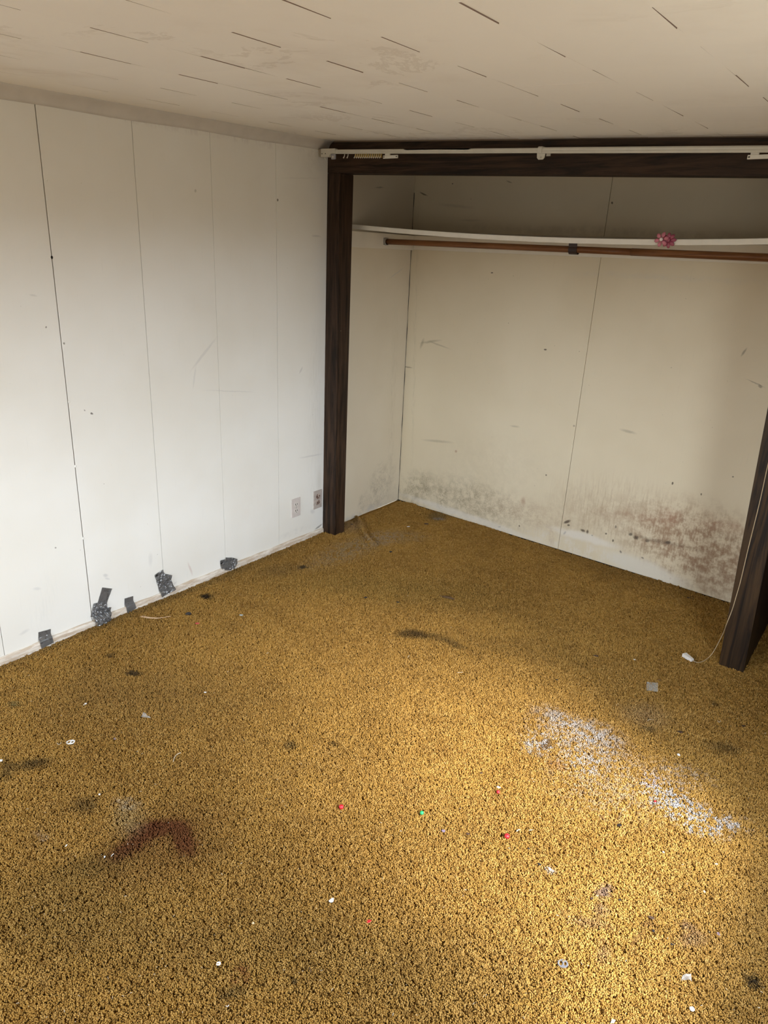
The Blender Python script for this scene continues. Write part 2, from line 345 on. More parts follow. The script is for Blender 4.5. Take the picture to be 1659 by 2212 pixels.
# ---- carpet: ochre pile with measured stains (dirt, soot, wax, spilt powder) and broad darker areas
RED, BLK, OLV = (0.12, 0.022, 0.009), (0.022, 0.013, 0.006), (0.16, 0.105, 0.03)
WHT, LIL = (0.46, 0.44, 0.43), (0.20, 0.13, 0.10)
carpet_marks = [
    (345, 1788, 62, 20, -8, RED, .88, .55, 'n'), (398, 1810, 24, 34, -20, RED, .80, .6, 'n'), (285, 1825, 60, 17, -28, RED, .75, .6, 'n'),
    (330, 1840, 110, 62, -10, (0.15, 0.062, 0.016), .45, .9, 'n'), (390, 1785, 90, 60, 0, (0.17, 0.075, 0.02), .35, .9, 'n'),
    (200, 1870, 90, 25, -15, (0.11, 0.07, 0.02), .40, .9, 'n'),
    (890, 1369, 32, 8, 3, BLK, .55, .6, 'n'), (935, 1374, 45, 6, 12, BLK, .38, .7, 'n'), (980, 1390, 22, 6, 25, BLK, .42, .7, 'n'),
    (287, 1454, 17, 5, 3, BLK, .95, .5, 'n'), (447, 1288, 14, 6, 0, BLK, .85, .6, 'n'), (70, 1650, 36, 10, -8, BLK, .55, .8, 'n'),
    (182, 1738, 26, 14, -10, BLK, .45, .8, 'n'), (15, 1660, 16, 22, 0, BLK, .45, .8, 'n'), (32, 1520, 12, 6, 0, (0.08, 0.09, 0.04), .6, .6, 'n'),
    (240, 1415, 8, 3, 0, BLK, .6, .6, 'n'), (625, 1610, 14, 9, 0, BLK, .50, .7, 'n'), (722, 1606, 8, 4, 0, BLK, .5, .6, 'n'),
    (1305, 1925, 15, 14, 0, LIL, .70, .7, 'n'), (1300, 1965, 18, 16, 0, LIL, .35, .8, 'n'), (1275, 1995, 45, 12, 15, LIL, .30, .8, 'n'),
    (1380, 2030, 9, 26, 28, (0.17, 0.08, 0.03), .55, .6, 'n'), (1398, 1992, 14, 8, 0, (0.16, 0.08, 0.03), .5, .6, 'n'),
    (1485, 2000, 16, 9, 10, LIL, .45, .7, 'n'), (1500, 2030, 26, 16, 0, LIL, .30, .8, 'n'), (1628, 2120, 17, 14, 0, BLK, .80, .6, 'n'),
    (1305, 2060, 14, 22, 0, LIL, .30, .8, 'n'), (1202, 2158, 6, 7, 0, BLK, .7, .5, 'n'), (520, 2105, 26, 24, 0, (0.20, 0.05, 0.015), .65, .35, 'r'),
    (1000, 1790, 160, 60, 10, OLV, .12, .9, 'n'), (500, 2148, 26, 12, 0, BLK, .45, .7, 'n'), (640, 2126, 10, 3, 0, BLK, .6, .5, 'n'),
    (1560, 1612, 34, 12, 10, BLK, .40, .8, 'n'), (1400, 1576, 14, 5, 10, BLK, .45, .7, 'n'), (1546, 1518, 8, 5, 0, BLK, .45, .7, 'n'),
    (1180, 1608, 15, 9, -20, (0.05, 0.03, 0.03), .80, .6, 'n'), (1200, 1652, 20, 8, 10, (0.22, 0.09, 0.03), .5, .8, 'n'),
    (655, 1225, 10, 4, 0, BLK, .8, .5, 'n'), (600, 1230, 40, 12, -10, (0.10, 0.06, 0.03), .35, .9, 'n'),
    (1110, 1400, 160, 20, 10, (0.17, 0.09, 0.02), .30, .9, 'n'), (1350, 1230, 200, 26, 17, (0.12, 0.06, 0.015), .35, .9, 'n'),  # broad darker areas, the second along the closet wall foot
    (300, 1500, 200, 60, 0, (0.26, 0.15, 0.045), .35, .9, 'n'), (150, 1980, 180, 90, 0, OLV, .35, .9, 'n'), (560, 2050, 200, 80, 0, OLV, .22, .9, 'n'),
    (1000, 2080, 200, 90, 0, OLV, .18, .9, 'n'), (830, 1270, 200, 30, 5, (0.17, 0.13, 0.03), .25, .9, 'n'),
    (340, 1301, 370, 9, -22, (0.15, 0.09, 0.03), .50, .8, 'n'),  # narrow darker band along the foot of the left wall
    # spilt white powder and pale dried dirt
    (1215, 1555, 60, 17, 22, WHT, .55, .7, 'd'), (1290, 1588, 52, 22, 20, WHT, .60, .7, 'd'), (1240, 1600, 90, 40, 15, WHT, .45, .8, 'p'),
    (1160, 1605, 26, 22, 0, WHT, .60, .8, 'p'), (1275, 1650, 40, 22, 10, WHT, .45, .8, 'p'), (1440, 1720, 55, 26, 22, WHT, .80, .7, 'p'),
    (1500, 1762, 66, 28, 28, WHT, .90, .7, 'p'), (1560, 1775, 50, 16, 8, WHT, .75, .8, 'p'), (1470, 1675, 60, 22, 10, WHT, .30, .9, 'p'),
    (1405, 1685, 20, 14, 20, (0.6, 0.54, 0.62), .60, .8, 'p'), (1510, 1792, 22, 12, 20, WHT, .9, .7, 'p'), (1330, 1690, 120, 60, 10, WHT, .25, .9, 'p'),
    (272, 1738, 24, 12, 0, (0.42, 0.36, 0.27), .60, .8, 'd'), (275, 1770, 30, 30, 0, (0.36, 0.27, 0.13), .45, .9, 'n'),
    (90, 1805, 16, 7, 25, (0.45, 0.36, 0.26), .45, .8, 'd'), (826, 1162, 34, 12, -8, (0.44, 0.32, 0.20), .75, .8, 'd'),
    (760, 1185, 80, 18, -20, (0.36, 0.27, 0.16), .60, .8, 'd'), (880, 1160, 40, 10, 0, (0.36, 0.28, 0.18), .35, .9, 'd'),
    (755, 1135, 30, 14, 0, (0.30, 0.20, 0.12), .5, .8, 'n'), (945, 1116, 22, 8, 0, (0.12, 0.09, 0.04), .6, .7, 'n'), (948, 1121, 14, 2, 3, (0.30, 0.27, 0.23), .5, .6, 'n'),
    (1184, 1880, 12, 5, 15, WHT, .55, .7, 'd'), (1395, 1545, 45, 22, 10, (0.30, 0.22, 0.14), .30, .9, 'n'),
]
def ellipse_np(X, Y, px, py, rx, ry, ang, soft):
    c = F(px, py); ax, ay = F(px+1, py)-c, F(px, py+1)-c
    a = math.radians(ang); ca, sa = math.cos(a), math.sin(a)
    Em = np.array([[ax[0], ay[0]], [ax[1], ay[1]]]) @ np.array([[ca*rx, -sa*ry], [sa*rx, ca*ry]])
    I = np.linalg.inv(Em); dx, dy = X-c[0], Y-c[1]
    d = np.hypot(I[0, 0]*dx+I[0, 1]*dy, I[1, 0]*dx+I[1, 1]*dy)
    t = np.clip((1+soft-d)/(2*soft if soft < 1 else 1+soft), 0, 1); return t*t*(3-2*t)
def sstep(v, a, b): t = np.clip((v-a)/(b-a), 0, 1); return t*t*(3-2*t)
def carpet_tint(X, Y, rs):
    """colour and coverage of stains and darker areas for every yarn tuft, measured on the photograph"""
    n = len(X); nz = noise.noise
    w1 = np.array([(nz(Vector((x*14, y*14, 1.7))), nz(Vector((x*14, y*14, 9.1)))) for x, y in zip(X, Y)])
    w2 = np.array([(nz(Vector((x*45, y*45, 3.3))), nz(Vector((x*45, y*45, 5.9)))) for x, y in zip(X, Y)])
    mott = 0.5+0.5*np.array([nz(Vector((x*34, y*34, 0)))*.7+nz(Vector((x*95, y*95, 4)))*.45 for x, y in zip(X, Y)])
    XX = X+w1[:, 0]*0.010+w2[:, 0]*0.005+rs.normal(0, .002, n); YY = Y+w1[:, 1]*0.010+w2[:, 1]*0.005+rs.normal(0, .002, n)
    gran = rs.uniform(0, 1, n); C = np.zeros((n, 3)); A = np.zeros(n)
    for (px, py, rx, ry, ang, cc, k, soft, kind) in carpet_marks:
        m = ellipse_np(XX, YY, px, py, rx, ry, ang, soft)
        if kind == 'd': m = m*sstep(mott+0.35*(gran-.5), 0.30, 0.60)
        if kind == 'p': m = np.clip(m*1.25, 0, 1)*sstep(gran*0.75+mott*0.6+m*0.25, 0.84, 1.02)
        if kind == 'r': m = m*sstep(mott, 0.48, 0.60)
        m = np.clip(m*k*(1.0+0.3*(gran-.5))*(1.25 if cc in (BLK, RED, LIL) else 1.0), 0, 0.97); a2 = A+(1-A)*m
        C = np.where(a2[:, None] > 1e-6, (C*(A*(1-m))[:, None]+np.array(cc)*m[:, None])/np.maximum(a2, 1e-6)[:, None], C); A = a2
    return np.concatenate([C, A[:, None]], 1).astype(np.float32)
def carpet_mat(name, pile=True):
    m, t = newmat(name); nd = N(t); p = nd.pos()
    rnd = nd.n('ShaderNodeObjectInfo').outputs['Random'] if pile else nd.noise(p, 120, 1)
    big = nd.noise(p, 1.3, 2, 0.6); mid = nd.noise(p, 9, 2, 0.6)
    c = nd.mix(nd.rng(big, 0.35, 0.65), (0.45, 0.252, 0.055), (0.365, 0.198, 0.041))
    c = nd.mix(nd.rng(mid, 0.45, 0.68, 0, 0.45), c, (0.28, 0.145, 0.030))
    c = nd.mix(nd.rng(rnd, 0.45, 1.0, 0, 0.45, False), c, (0.64, 0.40, 0.13))
    c = nd.mix(nd.rng(rnd, 0.28, 0.0, 0, 0.50, False), c, (0.20, 0.10, 0.022))
    at = nd.n('ShaderNodeAttribute'); at.attribute_name = 'dirt'; at.attribute_type = 'INSTANCER' if pile else 'GEOMETRY'
    c = nd.mix(at.outputs['Alpha'], c, at.outputs['Color'])
    nd.bsdf(c, 0.85, 0, None, **{'Specular_IOR_Level': 0.25}); return m
M['carpet'] = carpet_mat('carpet_pile_ochre'); M['carpet_base'] = carpet_mat('carpet_base_ochre', False)

M['white_plastic'] = simple('aged_white_plastic', (0.62, 0.59, 0.52), 0.4, var=0.08, nsc=30)
M['rail_white'] = simple('aged_white_enamel', (0.60, 0.575, 0.50), 0.38, var=0.10, nsc=20)
M['yellow_plastic'] = simple('yellowed_nylon', (0.40, 0.27, 0.07), 0.4)
M['grey_plastic'] = simple('grey_plastic', (0.34, 0.33, 0.36), 0.4)
M['plate'] = simple('outlet_plate_plastic', (0.68, 0.61, 0.57), 0.42, var=0.10, nsc=45)
M['socket'] = simple('outlet_face_plastic', (0.72, 0.67, 0.61), 0.4, var=0.08, nsc=60)
M['slot'] = simple('slot_dark', (0.012, 0.01, 0.009), 0.8)
M['metal'] = simple('dull_metal', (0.5, 0.49, 0.48), 0.35, 0.9)
M['brown_strap'] = simple('brown_painted_metal', (0.035, 0.018, 0.014), 0.45, 0.2)
def stained_plate():
    m, t = newmat('scorched_plate_plastic'); nd = N(t); p = nd.pos()
    a = nd.rng(nd.noise(p, 42, 5, 0.75), 0.40, 0.60)
    c = nd.mix(a, (0.55, 0.45, 0.37), (0.12, 0.055, 0.035)); nd.bsdf(c, 0.55); return m
M['plate_burnt'] = stained_plate()
M['plate_dirty'] = simple('dirty_plate_plastic', (0.60, 0.52, 0.46), 0.5, var=0.22, nsc=60)

def tape_mat():
    m, t = newmat('silver_duct_tape'); nd = N(t); p = nd.pos()
    wr = nd.noise(p, 45, 4, 0.7)
    c = nd.mix(wr, (0.30, 0.30, 0.30), (0.40, 0.40, 0.405))
    nd.bsdf(c, nd.rng(wr, 0.3, 0.7, 0.25, 0.40), 0.55, nd.bump(nd.noise(p, 110, 3), 0.35, 0.001)); return m
M['tape'] = tape_mat()

def flat(name, col, rough=0.5, **kw):
    return simple(name, col, rough, kw.pop('metal', 0.0), var=kw.pop('var', 0.05), nsc=200, **kw)
M['red'] = flat('red_plastic', (0.55, 0.02, 0.03), 0.3)
M['green'] = flat('green_plastic', (0.02, 0.42, 0.14), 0.3)
M['white'] = flat('white_scrap', (0.80, 0.80, 0.79), 0.5)
M['cream'] = flat('cream_scrap', (0.66, 0.54, 0.33), 0.6)
M['black'] = flat('black_crumb', (0.016, 0.012, 0.012), 0.6)
M['brown'] = flat('brown_crumb', (0.06, 0.03, 0.015), 0.7)
M['twig'] = flat('tan_leaf', (0.26, 0.15, 0.07), 0.7, var=0.2)
M['paleblue'] = flat('pale_blue_scrap', (0.42, 0.50, 0.52), 0.5)
M['lilac'] = flat('lilac_scrap', (0.24, 0.18, 0.24), 0.5)
M['fibre'] = flat('pale_fibre', (0.62, 0.52, 0.38), 0.7)
M['tan'] = flat('pale_wood_splinter', (0.60, 0.40, 0.24), 0.6)
M['cord'] = flat('beige_cord', (0.42, 0.31, 0.18), 0.7)
M['tassel'] = flat('white_tassel_plastic', (0.74, 0.70, 0.66), 0.35)
def clear_mat(name, col, alpha, rough=0.25):
    m, t = newmat(name); nd = N(t)
    a = nd.math('ADD', nd.math('MULTIPLY', nd.noise(nd.obj(), 90, 3), 0.4), alpha-0.2)
    nd.bsdf(col, rough, 0, None, Alpha=a); return m
M['clear'] = clear_mat('clear_film', (0.55, 0.53, 0.50), 0.36)
M['clear_dim'] = clear_mat('clear_film_sheet', (0.55, 0.53, 0.47), 0.42)
M['pink'] = clear_mat('pink_clear_plastic', (0.62, 0.20, 0.27), 0.78, 0.12)
M['pink2'] = clear_mat('deep_pink_clear_plastic', (0.40, 0.09, 0.15), 0.80, 0.15)
M['gem'] = flat('pearly_bead', (0.85, 0.72, 0.70), 0.1)

# ------------------------------------------------------------------ floor and carpet
YC = back_y(1.24)
fold = [(770, 1120), (777, 1133), (784, 1150), (793, 1165), (803, 1176)]
FOLD = [F(*q)[:2] for q in fold]
BUMPS = [(F(800, 1178)[:2], 0.05, 0.010), (F(945, 1113)[:2], 0.045, 0.014), (F(760, 1135)[:2], 0.07, 0.008),
         (F(885, 1092)[:2], 0.05, 0.012), (F(840, 1155)[:2], 0.08, -0.004)]
def carpet_h(X, Y):
    X = np.asarray(X, float); Y = np.asarray(Y, float); h = np.zeros_like(X)
    h += 0.0022*np.sin(X*5.1+1.3)*np.cos(Y*4.3) + 0.0016*np.sin(X*11.3+Y*7.7)
    for c, s, a in BUMPS: h += a*np.exp(-((X-c[0])**2+(Y-c[1])**2)/(s*s))
    d = np.full_like(X, 9.0); along = np.zeros_like(X)
    for p, q in zip(FOLD, FOLD[1:]):
        v = q-p; t = np.clip(((X-p[0])*v[0]+(Y-p[1])*v[1])/(v@v), 0, 1)
        d = np.minimum(d, np.hypot(X-p[0]-t*v[0], Y-p[1]-t*v[1]))
    h += 0.019*np.exp(-(d/0.013)**2)-0.006*np.exp(-((d-0.035)/0.015)**2)
    return h
def grid_mesh(name, x0, x1, y0, y1, nx, ny, zf, mat):
    xs = np.linspace(x0, x1, nx); ys = np.linspace(y0, y1, ny); X, Y = np.meshgrid(xs, ys)
    V = np.stack([X, Y, zf(X, Y)], -1).reshape(-1, 3)
    i = np.arange(nx*ny).reshape(ny, nx); Q = np.stack([i[:-1, :-1], i[:-1, 1:], i[1:, 1:], i[1:, :-1]], -1).reshape(-1, 4)
    me = bpy.data.meshes.new(name); me.from_pydata(V.tolist(), [], Q.tolist()); me.materials.append(mat); me.shade_smooth()
    o = bpy.data.objects.new(name, me); COL.objects.link(o); return o
PILE = 0.011
fl = grid_mesh('floor', -0.03, XR+0.05, YB-0.05, 0.90, 300, 420, lambda X, Y: carpet_h(X, Y)-PILE, M['carpet_base'])
_v = np.empty(len(fl.data.vertices)*3); fl.data.vertices.foreach_get('co', _v); _v = _v.reshape(-1, 3)
_a = fl.data.attributes.new('dirt', 'FLOAT_COLOR', 'POINT'); _a.data.foreach_set('color', carpet_tint(_v[:, 0], _v[:, 1], np.random.RandomState(8)).ravel())
tag(fl, 'worn ochre yellow cut-pile carpet covering the whole floor', None, None, 'structure')

def tuft_mesh(seed):
    rnd = random.Random(seed); V = []; Q = []
    for k in range(8):
        a = rnd.uniform(0, 2*math.pi); r0 = rnd.uniform(0.0008, 0.0040); lean = rnd.uniform(0.0005, 0.0045)
        L = PILE*rnd.uniform(0.80, 1.12); w = rnd.uniform(0.0011, 0.0017); b = rnd.uniform(0, 6.28)
        cx, cy = r0*math.cos(a), r0*math.sin(a); la = a+rnd.uniform(-0.7, 0.7)
        rings = []
        for s, (tt, ww) in enumerate(((0, .8), (.5, 1.0), (.88, 1.35), (1.0, .75))):
            ox = cx+math.cos(la)*lean*tt**1.7; oy = cy+math.sin(la)*lean*tt**1.7; z = L*math.sin(tt*1.35)/math.sin(1.35)
            ring = []
            for j in range(3):
                th = b+j*2.094+tt*2.0; ring.append(len(V)); V.append((ox+math.cos(th)*w*ww, oy+math.sin(th)*w*ww, z))
            rings.append(ring)
        for p, q in zip(rings, rings[1:]):
            for j in range(3): Q.append((p[j], p[(j+1) % 3], q[(j+1) % 3], q[j]))
        Q.append(tuple(rings[-1]))
    me = bpy.data.meshes.new('tuft'); me.from_pydata(V, [], Q); me.materials.append(M['carpet']); me.shade_smooth(); return me
def build_pile():
    rs = np.random.RandomState(5); st = 0.0072
    xs = np.arange(0.004, 3.10, st); ys = np.arange(-3.05, 0.83, st); X, Y = np.meshgrid(xs, ys)
    X = (X+(np.arange(len(ys)) % 2)[:, None]*st/2).ravel(); Y = Y.ravel()
    X = X+rs.uniform(-.42, .42, X.shape)*st; Y = Y+rs.uniform(-.42, .42, Y.shape)*st
    # keep what the photograph's view (and a step aside) can see
    d = np.stack([X, Y, np.zeros_like(X)], -1)-CAM
    zc = d@BF; u = d@BR/zc*FPX+W/2; v = H/2-d@BU/zc*FPX
    keep = (zc > 0.5) & (u > -260) & (u < W+260) & (v < H+200) & (Y < back_y(X)-0.004) & (X > 0.012)
    keep &= ~((X < 0.104) & (Y > 0) & (Y < .088)) & ~((X > 2.33) & (X < 2.43) & (Y > 0))
    X, Y = X[keep], Y[keep]; n = len(X)
    # combed direction and crevices between clumps
    def fnoise(fr, sd):
        r = np.random.RandomState(sd); s = np.zeros(n)
        for k in range(14):
            th = r.uniform(0, 2*math.pi); f = fr*r.uniform(.6, 1.6)
            s += np.sin(f*(X*math.cos(th)+Y*math.sin(th))+r.uniform(0, 6.28))
        return s/math.sqrt(14)
    n1, n2, n3, n4 = fnoise(330, 1), fnoise(330, 2), fnoise(70, 3), fnoise(600, 4)
    tx = 0.20*n1+0.08*n3+rs.normal(0, .22, n); ty = 0.20*n2-0.08+rs.normal(0, .22, n)
    crease = np.clip(1-np.abs(n1+0.35*n4)*2.4, 0, 1)*np.clip(n3+.9, 0, 1)
    sc = rs.uniform(.75, 1.2, n)*(1-0.5*crease)
    V = np.stack([X, Y, carpet_h(X, Y)-PILE], -1)
    me = bpy.data.meshes.new('carpet_pile'); me.vertices.add(n); me.vertices.foreach_set('co', V.ravel())
    def attr(nm, typ, val, key):
        a = me.attributes.new(nm, typ, 'POINT'); a.data.foreach_set(key, np.ascontiguousarray(val).ravel())
    attr('rot', 'FLOAT_VECTOR', np.stack([tx, ty, rs.uniform(0, 6.28, n)], -1).astype(np.float32), 'vector')
    attr('sc', 'FLOAT_VECTOR', np.stack([1.08*np.ones(n), 1.08*np.ones(n), sc], -1).astype(np.float32), 'vector')
    attr('dirt', 'FLOAT_COLOR', carpet_tint(X, Y, rs), 'color')
    attr('pick', 'INT', rs.randint(0, 6, n).astype(np.int32), 'value')
    o = bpy.data.objects.new('carpet_pile', me); COL.objects.link(o); o.parent = fl
    me.materials.append(M['carpet'])
    tc_ = bpy.data.collections.new('tuft_shapes')
    for k in range(6):
        q = bpy.data.objects.new('tuft_shape', tuft_mesh(k)); tc_.objects.link(q)
    g = bpy.data.node_groups.new('pile', 'GeometryNodeTree')
    g.interface.new_socket('Geometry', in_out='INPUT', socket_type='NodeSocketGeometry')
    g.interface.new_socket('Geometry', in_out='OUTPUT', socket_type='NodeSocketGeometry')
    A = g.nodes.new; gi, go = A('NodeGroupInput'), A('NodeGroupOutput'); ci = A('GeometryNodeCollectionInfo')
    ci.inputs['Collection'].default_value = tc_; ci.inputs['Separate Children'].default_value = True
    ci.inputs['Reset Children'].default_value = True
    ip = A('GeometryNodeInstanceOnPoints'); ip.inputs['Pick Instance'].default_value = True
    def named(nm, typ):
        x = A('GeometryNodeInputNamedAttribute'); x.data_type = typ; x.inputs['Name'].default_value = nm; return x.outputs['Attribute']
    L = g.links.new
    L(gi.outputs[0], ip.inputs['Points']); L(ci.outputs[0], ip.inputs['Instance'])
    L(named('pick', 'INT'), ip.inputs['Instance Index'])
    er = A('FunctionNodeEulerToRotation'); L(named('rot', 'FLOAT_VECTOR'), er.inputs[0]); L(er.outputs[0], ip.inputs['Rotation'])
    L(named('sc', 'FLOAT_VECTOR'), ip.inputs['Scale']); L(ip.outputs[0], go.inputs[0])
    md = o.modifiers.new('pile', 'NODES'); md.node_group = g
    o['kind'] = 'stuff'
    print('tufts', n)
build_pile()

# ------------------------------------------------------------------ left wall: hardboard panels with grooves
GR = [-4.55, -4.33, -3.94, -3.545, -3.15, -2.757, -2.362, -1.967, -1.5720, -1.1782, -0.7831, -0.3786, 0.004]
bm = bmesh.new(); box(bm, (-0.14, YB-0.1, -0.05), (-0.012, 0.0, 2.35)); box(bm, (-0.14, 0.0, -0.05), (-0.034, 0.95, 2.35))
wl = struct('wall_left', bm, M['backing'], 'white painted hardboard wall with vertical grooves, along the left side')
gaps = {-1.5720: (0.0035, 'gap'), -1.1782: (0.0035, 'backing'), -0.7831: (0.0016, 'backing'), -0.3786: (0.0020, 'gap')}
for a, b in zip(GR, GR[1:]):
    ga = gaps.get(a, (0.002, ''))[0]/2; gb = gaps.get(b, (0.002, ''))[0]/2
    bm = bmesh.new(); box(bm, (-0.0122, a+ga, 0.0), (0, b-gb, ceil_z(0, a)-0.002), 0.0009)
    mkobj('wall_panel', bm, M['wall_left'], wl)
for g_, (w_, kind) in gaps.items():
    bm = bmesh.new(); d = -0.010 if kind == 'gap' else -0.0022
    box(bm, (-0.0125, g_-w_*0.9, 0.01), (d, g_+w_*0.9, ceil_z(0, g_)-.01))
    mkobj('seam_backing', bm, M['gap'] if kind == 'gap' else M['backing'], wl)
# nail heads and popped spots along the open seam
for (px, py) in ((112, 556), (138, 742), (149, 868), (163, 1007), (180, 1163), (100, 390)):
    q = LW(px, py); bm = bmesh.new()
    bmesh.ops.create_uvsphere(bm, u_segments=10, v_segments=6, radius=0.0048)
    for v in bm.verts: v.co = Vector((v.co.x*0.35+0.0002, v.co.y+q[1], v.co.z*1.25+q[2]))
    mkobj('nail_head', bm, M['wall_left'] if py != 556 else M['gap'], wl, True)
# closet part of the left wall runs very slightly out of line
bm = bmesh.new(); g = box(bm, (-0.0125, 0.006, 0.0), (0.0, 0.94, 2.30), 0.0009)
for v in g: v.co.x -= 0.0174*max(0, v.co.y-0.09)
mkobj('wall_panel', bm, M['closet_side'], wl)

# closet rear wall
sl_ = lambda z: 1.236+0.018*max(0, z-0.9)/1.1
def back_panel(xa, xb, name='wall_panel', seam_l=False, seam_r=False):
    bm = bmesh.new()
    g = box(bm, (0, 0, 0.0), (1, 0.012, 2.30))
    for v in g:
        t = v.co.x; z = v.co.z
        X = (sl_(z)+0.001 if seam_l else xa)*(1-t)+(sl_(z)-0.001 if seam_r else xb)*t
        v.co = Vector((X, back_y(X)+v.co.y, z))
    bmesh.ops.bevel(bm, geom=bm.edges[:], offset=0.0008, segments=1, affect='EDGES')
    return mkobj(name, bm, M['wall_back'], wb)
bm = bmesh.new(); g = box(bm, (-0.05, 0, -0.05), (XR+0.1, 0.12, 2.35))
for v in g: v.co.y += back_y(v.co.x)+0.012
wb = struct('wall_back', bm, M['gap'], 'cream closet rear wall with mould along its foot')
back_panel(-0.013, 0, seam_r=True); back_panel(0, 2.46, seam_l=True); back_panel(2.462, XR+0.05)

bm = bmesh.new(); tube(bm, [(-0.0118+0.0006*math.sin(z*23), 0.8262, z) for z in np.linspace(0.0, 2.0, 60)], [0.0013+0.0008*math.sin(z*9)*math.sin(z*31) for z in np.linspace(0.0, 2.0, 60)], 6)
mkobj('corner_crack', bm, M['gap'], wb)
# lower edge strip along the left wall
bm = bmesh.new()
prof = [(0.0, -0.02), (0.012, -0.02), (0.012, 0.020), (0.010, 0.0255), (0.004, 0.0290), (0.0, 0.0295)]
rings = []
for y in np.linspace(YB, -0.004, 60):
    k = 1+0.06*math.sin(y*17)+0.05*math.sin(y*41)
    rings.append([bm.verts.new((x, y, z*k if z > 0 else z)) for x, z in prof])
for a, b in zip(rings, rings[1:]):
    for i in range(len(prof)-1): bm.faces.new((a[i], a[i+1], b[i+1], b[i]))
tag(mkobj('baseboard_left', bm, M['strip'], None, False), 'low worn beige strip along the foot of the left wall', None, None, 'structure')

# cove moulding on top of the left wall
bm = bmesh.new(); rings = []
for y in np.linspace(YB, 0.02, 40):
    zc = ceil_z(0, y); s = 0.047+0.002*math.sin(y*9)
    pr = [(0, zc-s), (0.004, zc-s), (0.006, zc-s+0.010), (0.013, zc-s+0.024), (0.024, zc-0.011), (0.034, zc-0.004), (0.036, zc+0.004), (0, zc+0.004)]
    rings.append([bm.verts.new((x, y, z)) for x, z in pr])
for a, b in zip(rings, rings[1:]):
    for i in range(len(pr)-1): bm.faces.new((a[i], a[i+1], b[i+1], b[i]))
bm.faces.new(rings[0]); bm.faces.new(rings[-1][::-1])
tag(mkobj('trim_1', bm, M['trim'], None, True), 'narrow painted cove moulding between the left wall and the ceiling', None, None, 'structure')

# other walls of the room (behind and beside the photographer), with their windows
def wall_with_hole(name, axis, const, thick, a0, a1, hole, mat):
    bm = bmesh.new(); h0, h1, z0, z1 = hole
    def b(u0, u1, w0, w1):
        if axis == 'x': box(bm, (const, u0, w0), (const+thick, u1, w1))
        else: box(bm, (u0, const-thick, w0), (u1, const, w1))
    b(a0, h0, -0.05, 2.35); b(h1, a1, -0.05, 2.35); b(h0, h1, -0.05, z0); b(h0, h1, z1, 2.35)
    return struct(name, bm, mat)
wall_with_hole('wall_right', 'x', XR, 0.15, YB-0.1, 0.95, WIN_R, M['panelling'])
wall_with_hole('wall_rear', 'y', YB, 0.12, -0.12, XR+0.12, WIN_B, M['panelling'])
def window(name, pts, w, label):
    y0, y1, z0, z1 = pts; bm = bmesh.new(); t = 0.035
    def b(u0, u1, v0, v1):
        if w == 'x': box(bm, (XR+0.09, u0, v0), (XR+0.13, u1, v1), 0.003)
        else: box(bm, (u0, YB-0.07, v0), (u1, YB-0.02, v1), 0.003)
    b(y0, y0+t, z0, z1); b(y1-t, y1, z0, z1); b(y0+t, y1-t, z0, z0+t); b(y0+t, y1-t, z1-t, z1)
    struct(name, bm, M['white_plastic'], label)
window('window_1', WIN_R, 'x', 'white window frame in the right wall'); window('window_2', WIN_B, 'y', 'white window frame in the rear wall')

# unseen eave over the right window, added to cut the high sky light
bm = bmesh.new(); box(bm, (XR+0.16, YB-0.2, 1.95), (XR+0.50, 1.3, 2.05)); struct('added_eave', bm, M['plain'], 'added unseen eave above the right window, cutting the sky light')

# ------------------------------------------------------------------ ceiling: staggered fibreboard tiles, each a little out of plane
bm = bmesh.new(); g = box(bm, (-0.12, YB-0.12, 0), (XR+0.12, 0.95, 0.10))
for v in g: v.co.z += ceil_z(v.co.x, v.co.y)+0.013
ceiling = struct('ceiling', bm, M['raw_edge'], 'low cream ceiling of staggered square tiles with open joints')
TX, TY = 0.2815, 0.303
rr = random.Random(11)
def tile(xa, xb, ya, yb, dirt):
    bm = bmesh.new()
    g = box(bm, (xa+0.0003, ya+0.0002, 0), (xb-0.0003, yb-0.0002, 0.010))
    a_ = rr.choice((0.0, 0.0003, 0.0008, 0.0012, 0.0016))*min(1.2, 0.25+0.42*xb); s2 = rr.gauss(0, 0.0002); dz = abs(rr.gauss(0, 0.0002))
    cx, cy = (xa+xb)/2, (ya+yb)/2
    for v in bm.verts:
        tx, ty = (v.co.x-cx)/TX*2, (v.co.y-cy)/TY*2
        v.co.z += ceil_z(v.co.x, v.co.y)+0.0018-dz-a_*ty+s2*tx
        if tx > 0 and ty > 0: v.co.x -= a_*0.35
    o = mkobj('ceiling_tile', bm, M['ceiling'], ceiling)
    o.data.materials.append(M['raw_edge'])
    for f in o.data.polygons:
        if abs(f.normal.x) > 0.7: f.material_index = 1
    return o
row = 0
xb = 2.225+5*TX
while xb > 0.0:
    xa = xb-TX; off = 0.0 if row % 2 else TY/2
    y = 0.015-0.015+off
    ya0 = -0.99+off-12*TY
    ya = ya0
    while ya < 0.0:
        A_, B_ = max(xa, 0.004), min(xb, XR); c0, c1 = max(ya, YB+0.002), min(ya+TY, -0.001)
        if B_-A_ > 0.02 and c1-c0 > 0.02: tile(A_, B_, c0, c1, 0)
        ya += TY
    xb -= TX; row += 1
# plain board over the closet
bm = bmesh.new(); g = box(bm, (0, 0.005, 0), (XR, 0.83, 0.02))
for v in g: v.co.z += ceil_z(v.co.x, v.co.y)-0.004
mkobj('closet_soffit', bm, M['panelling'], ceiling)

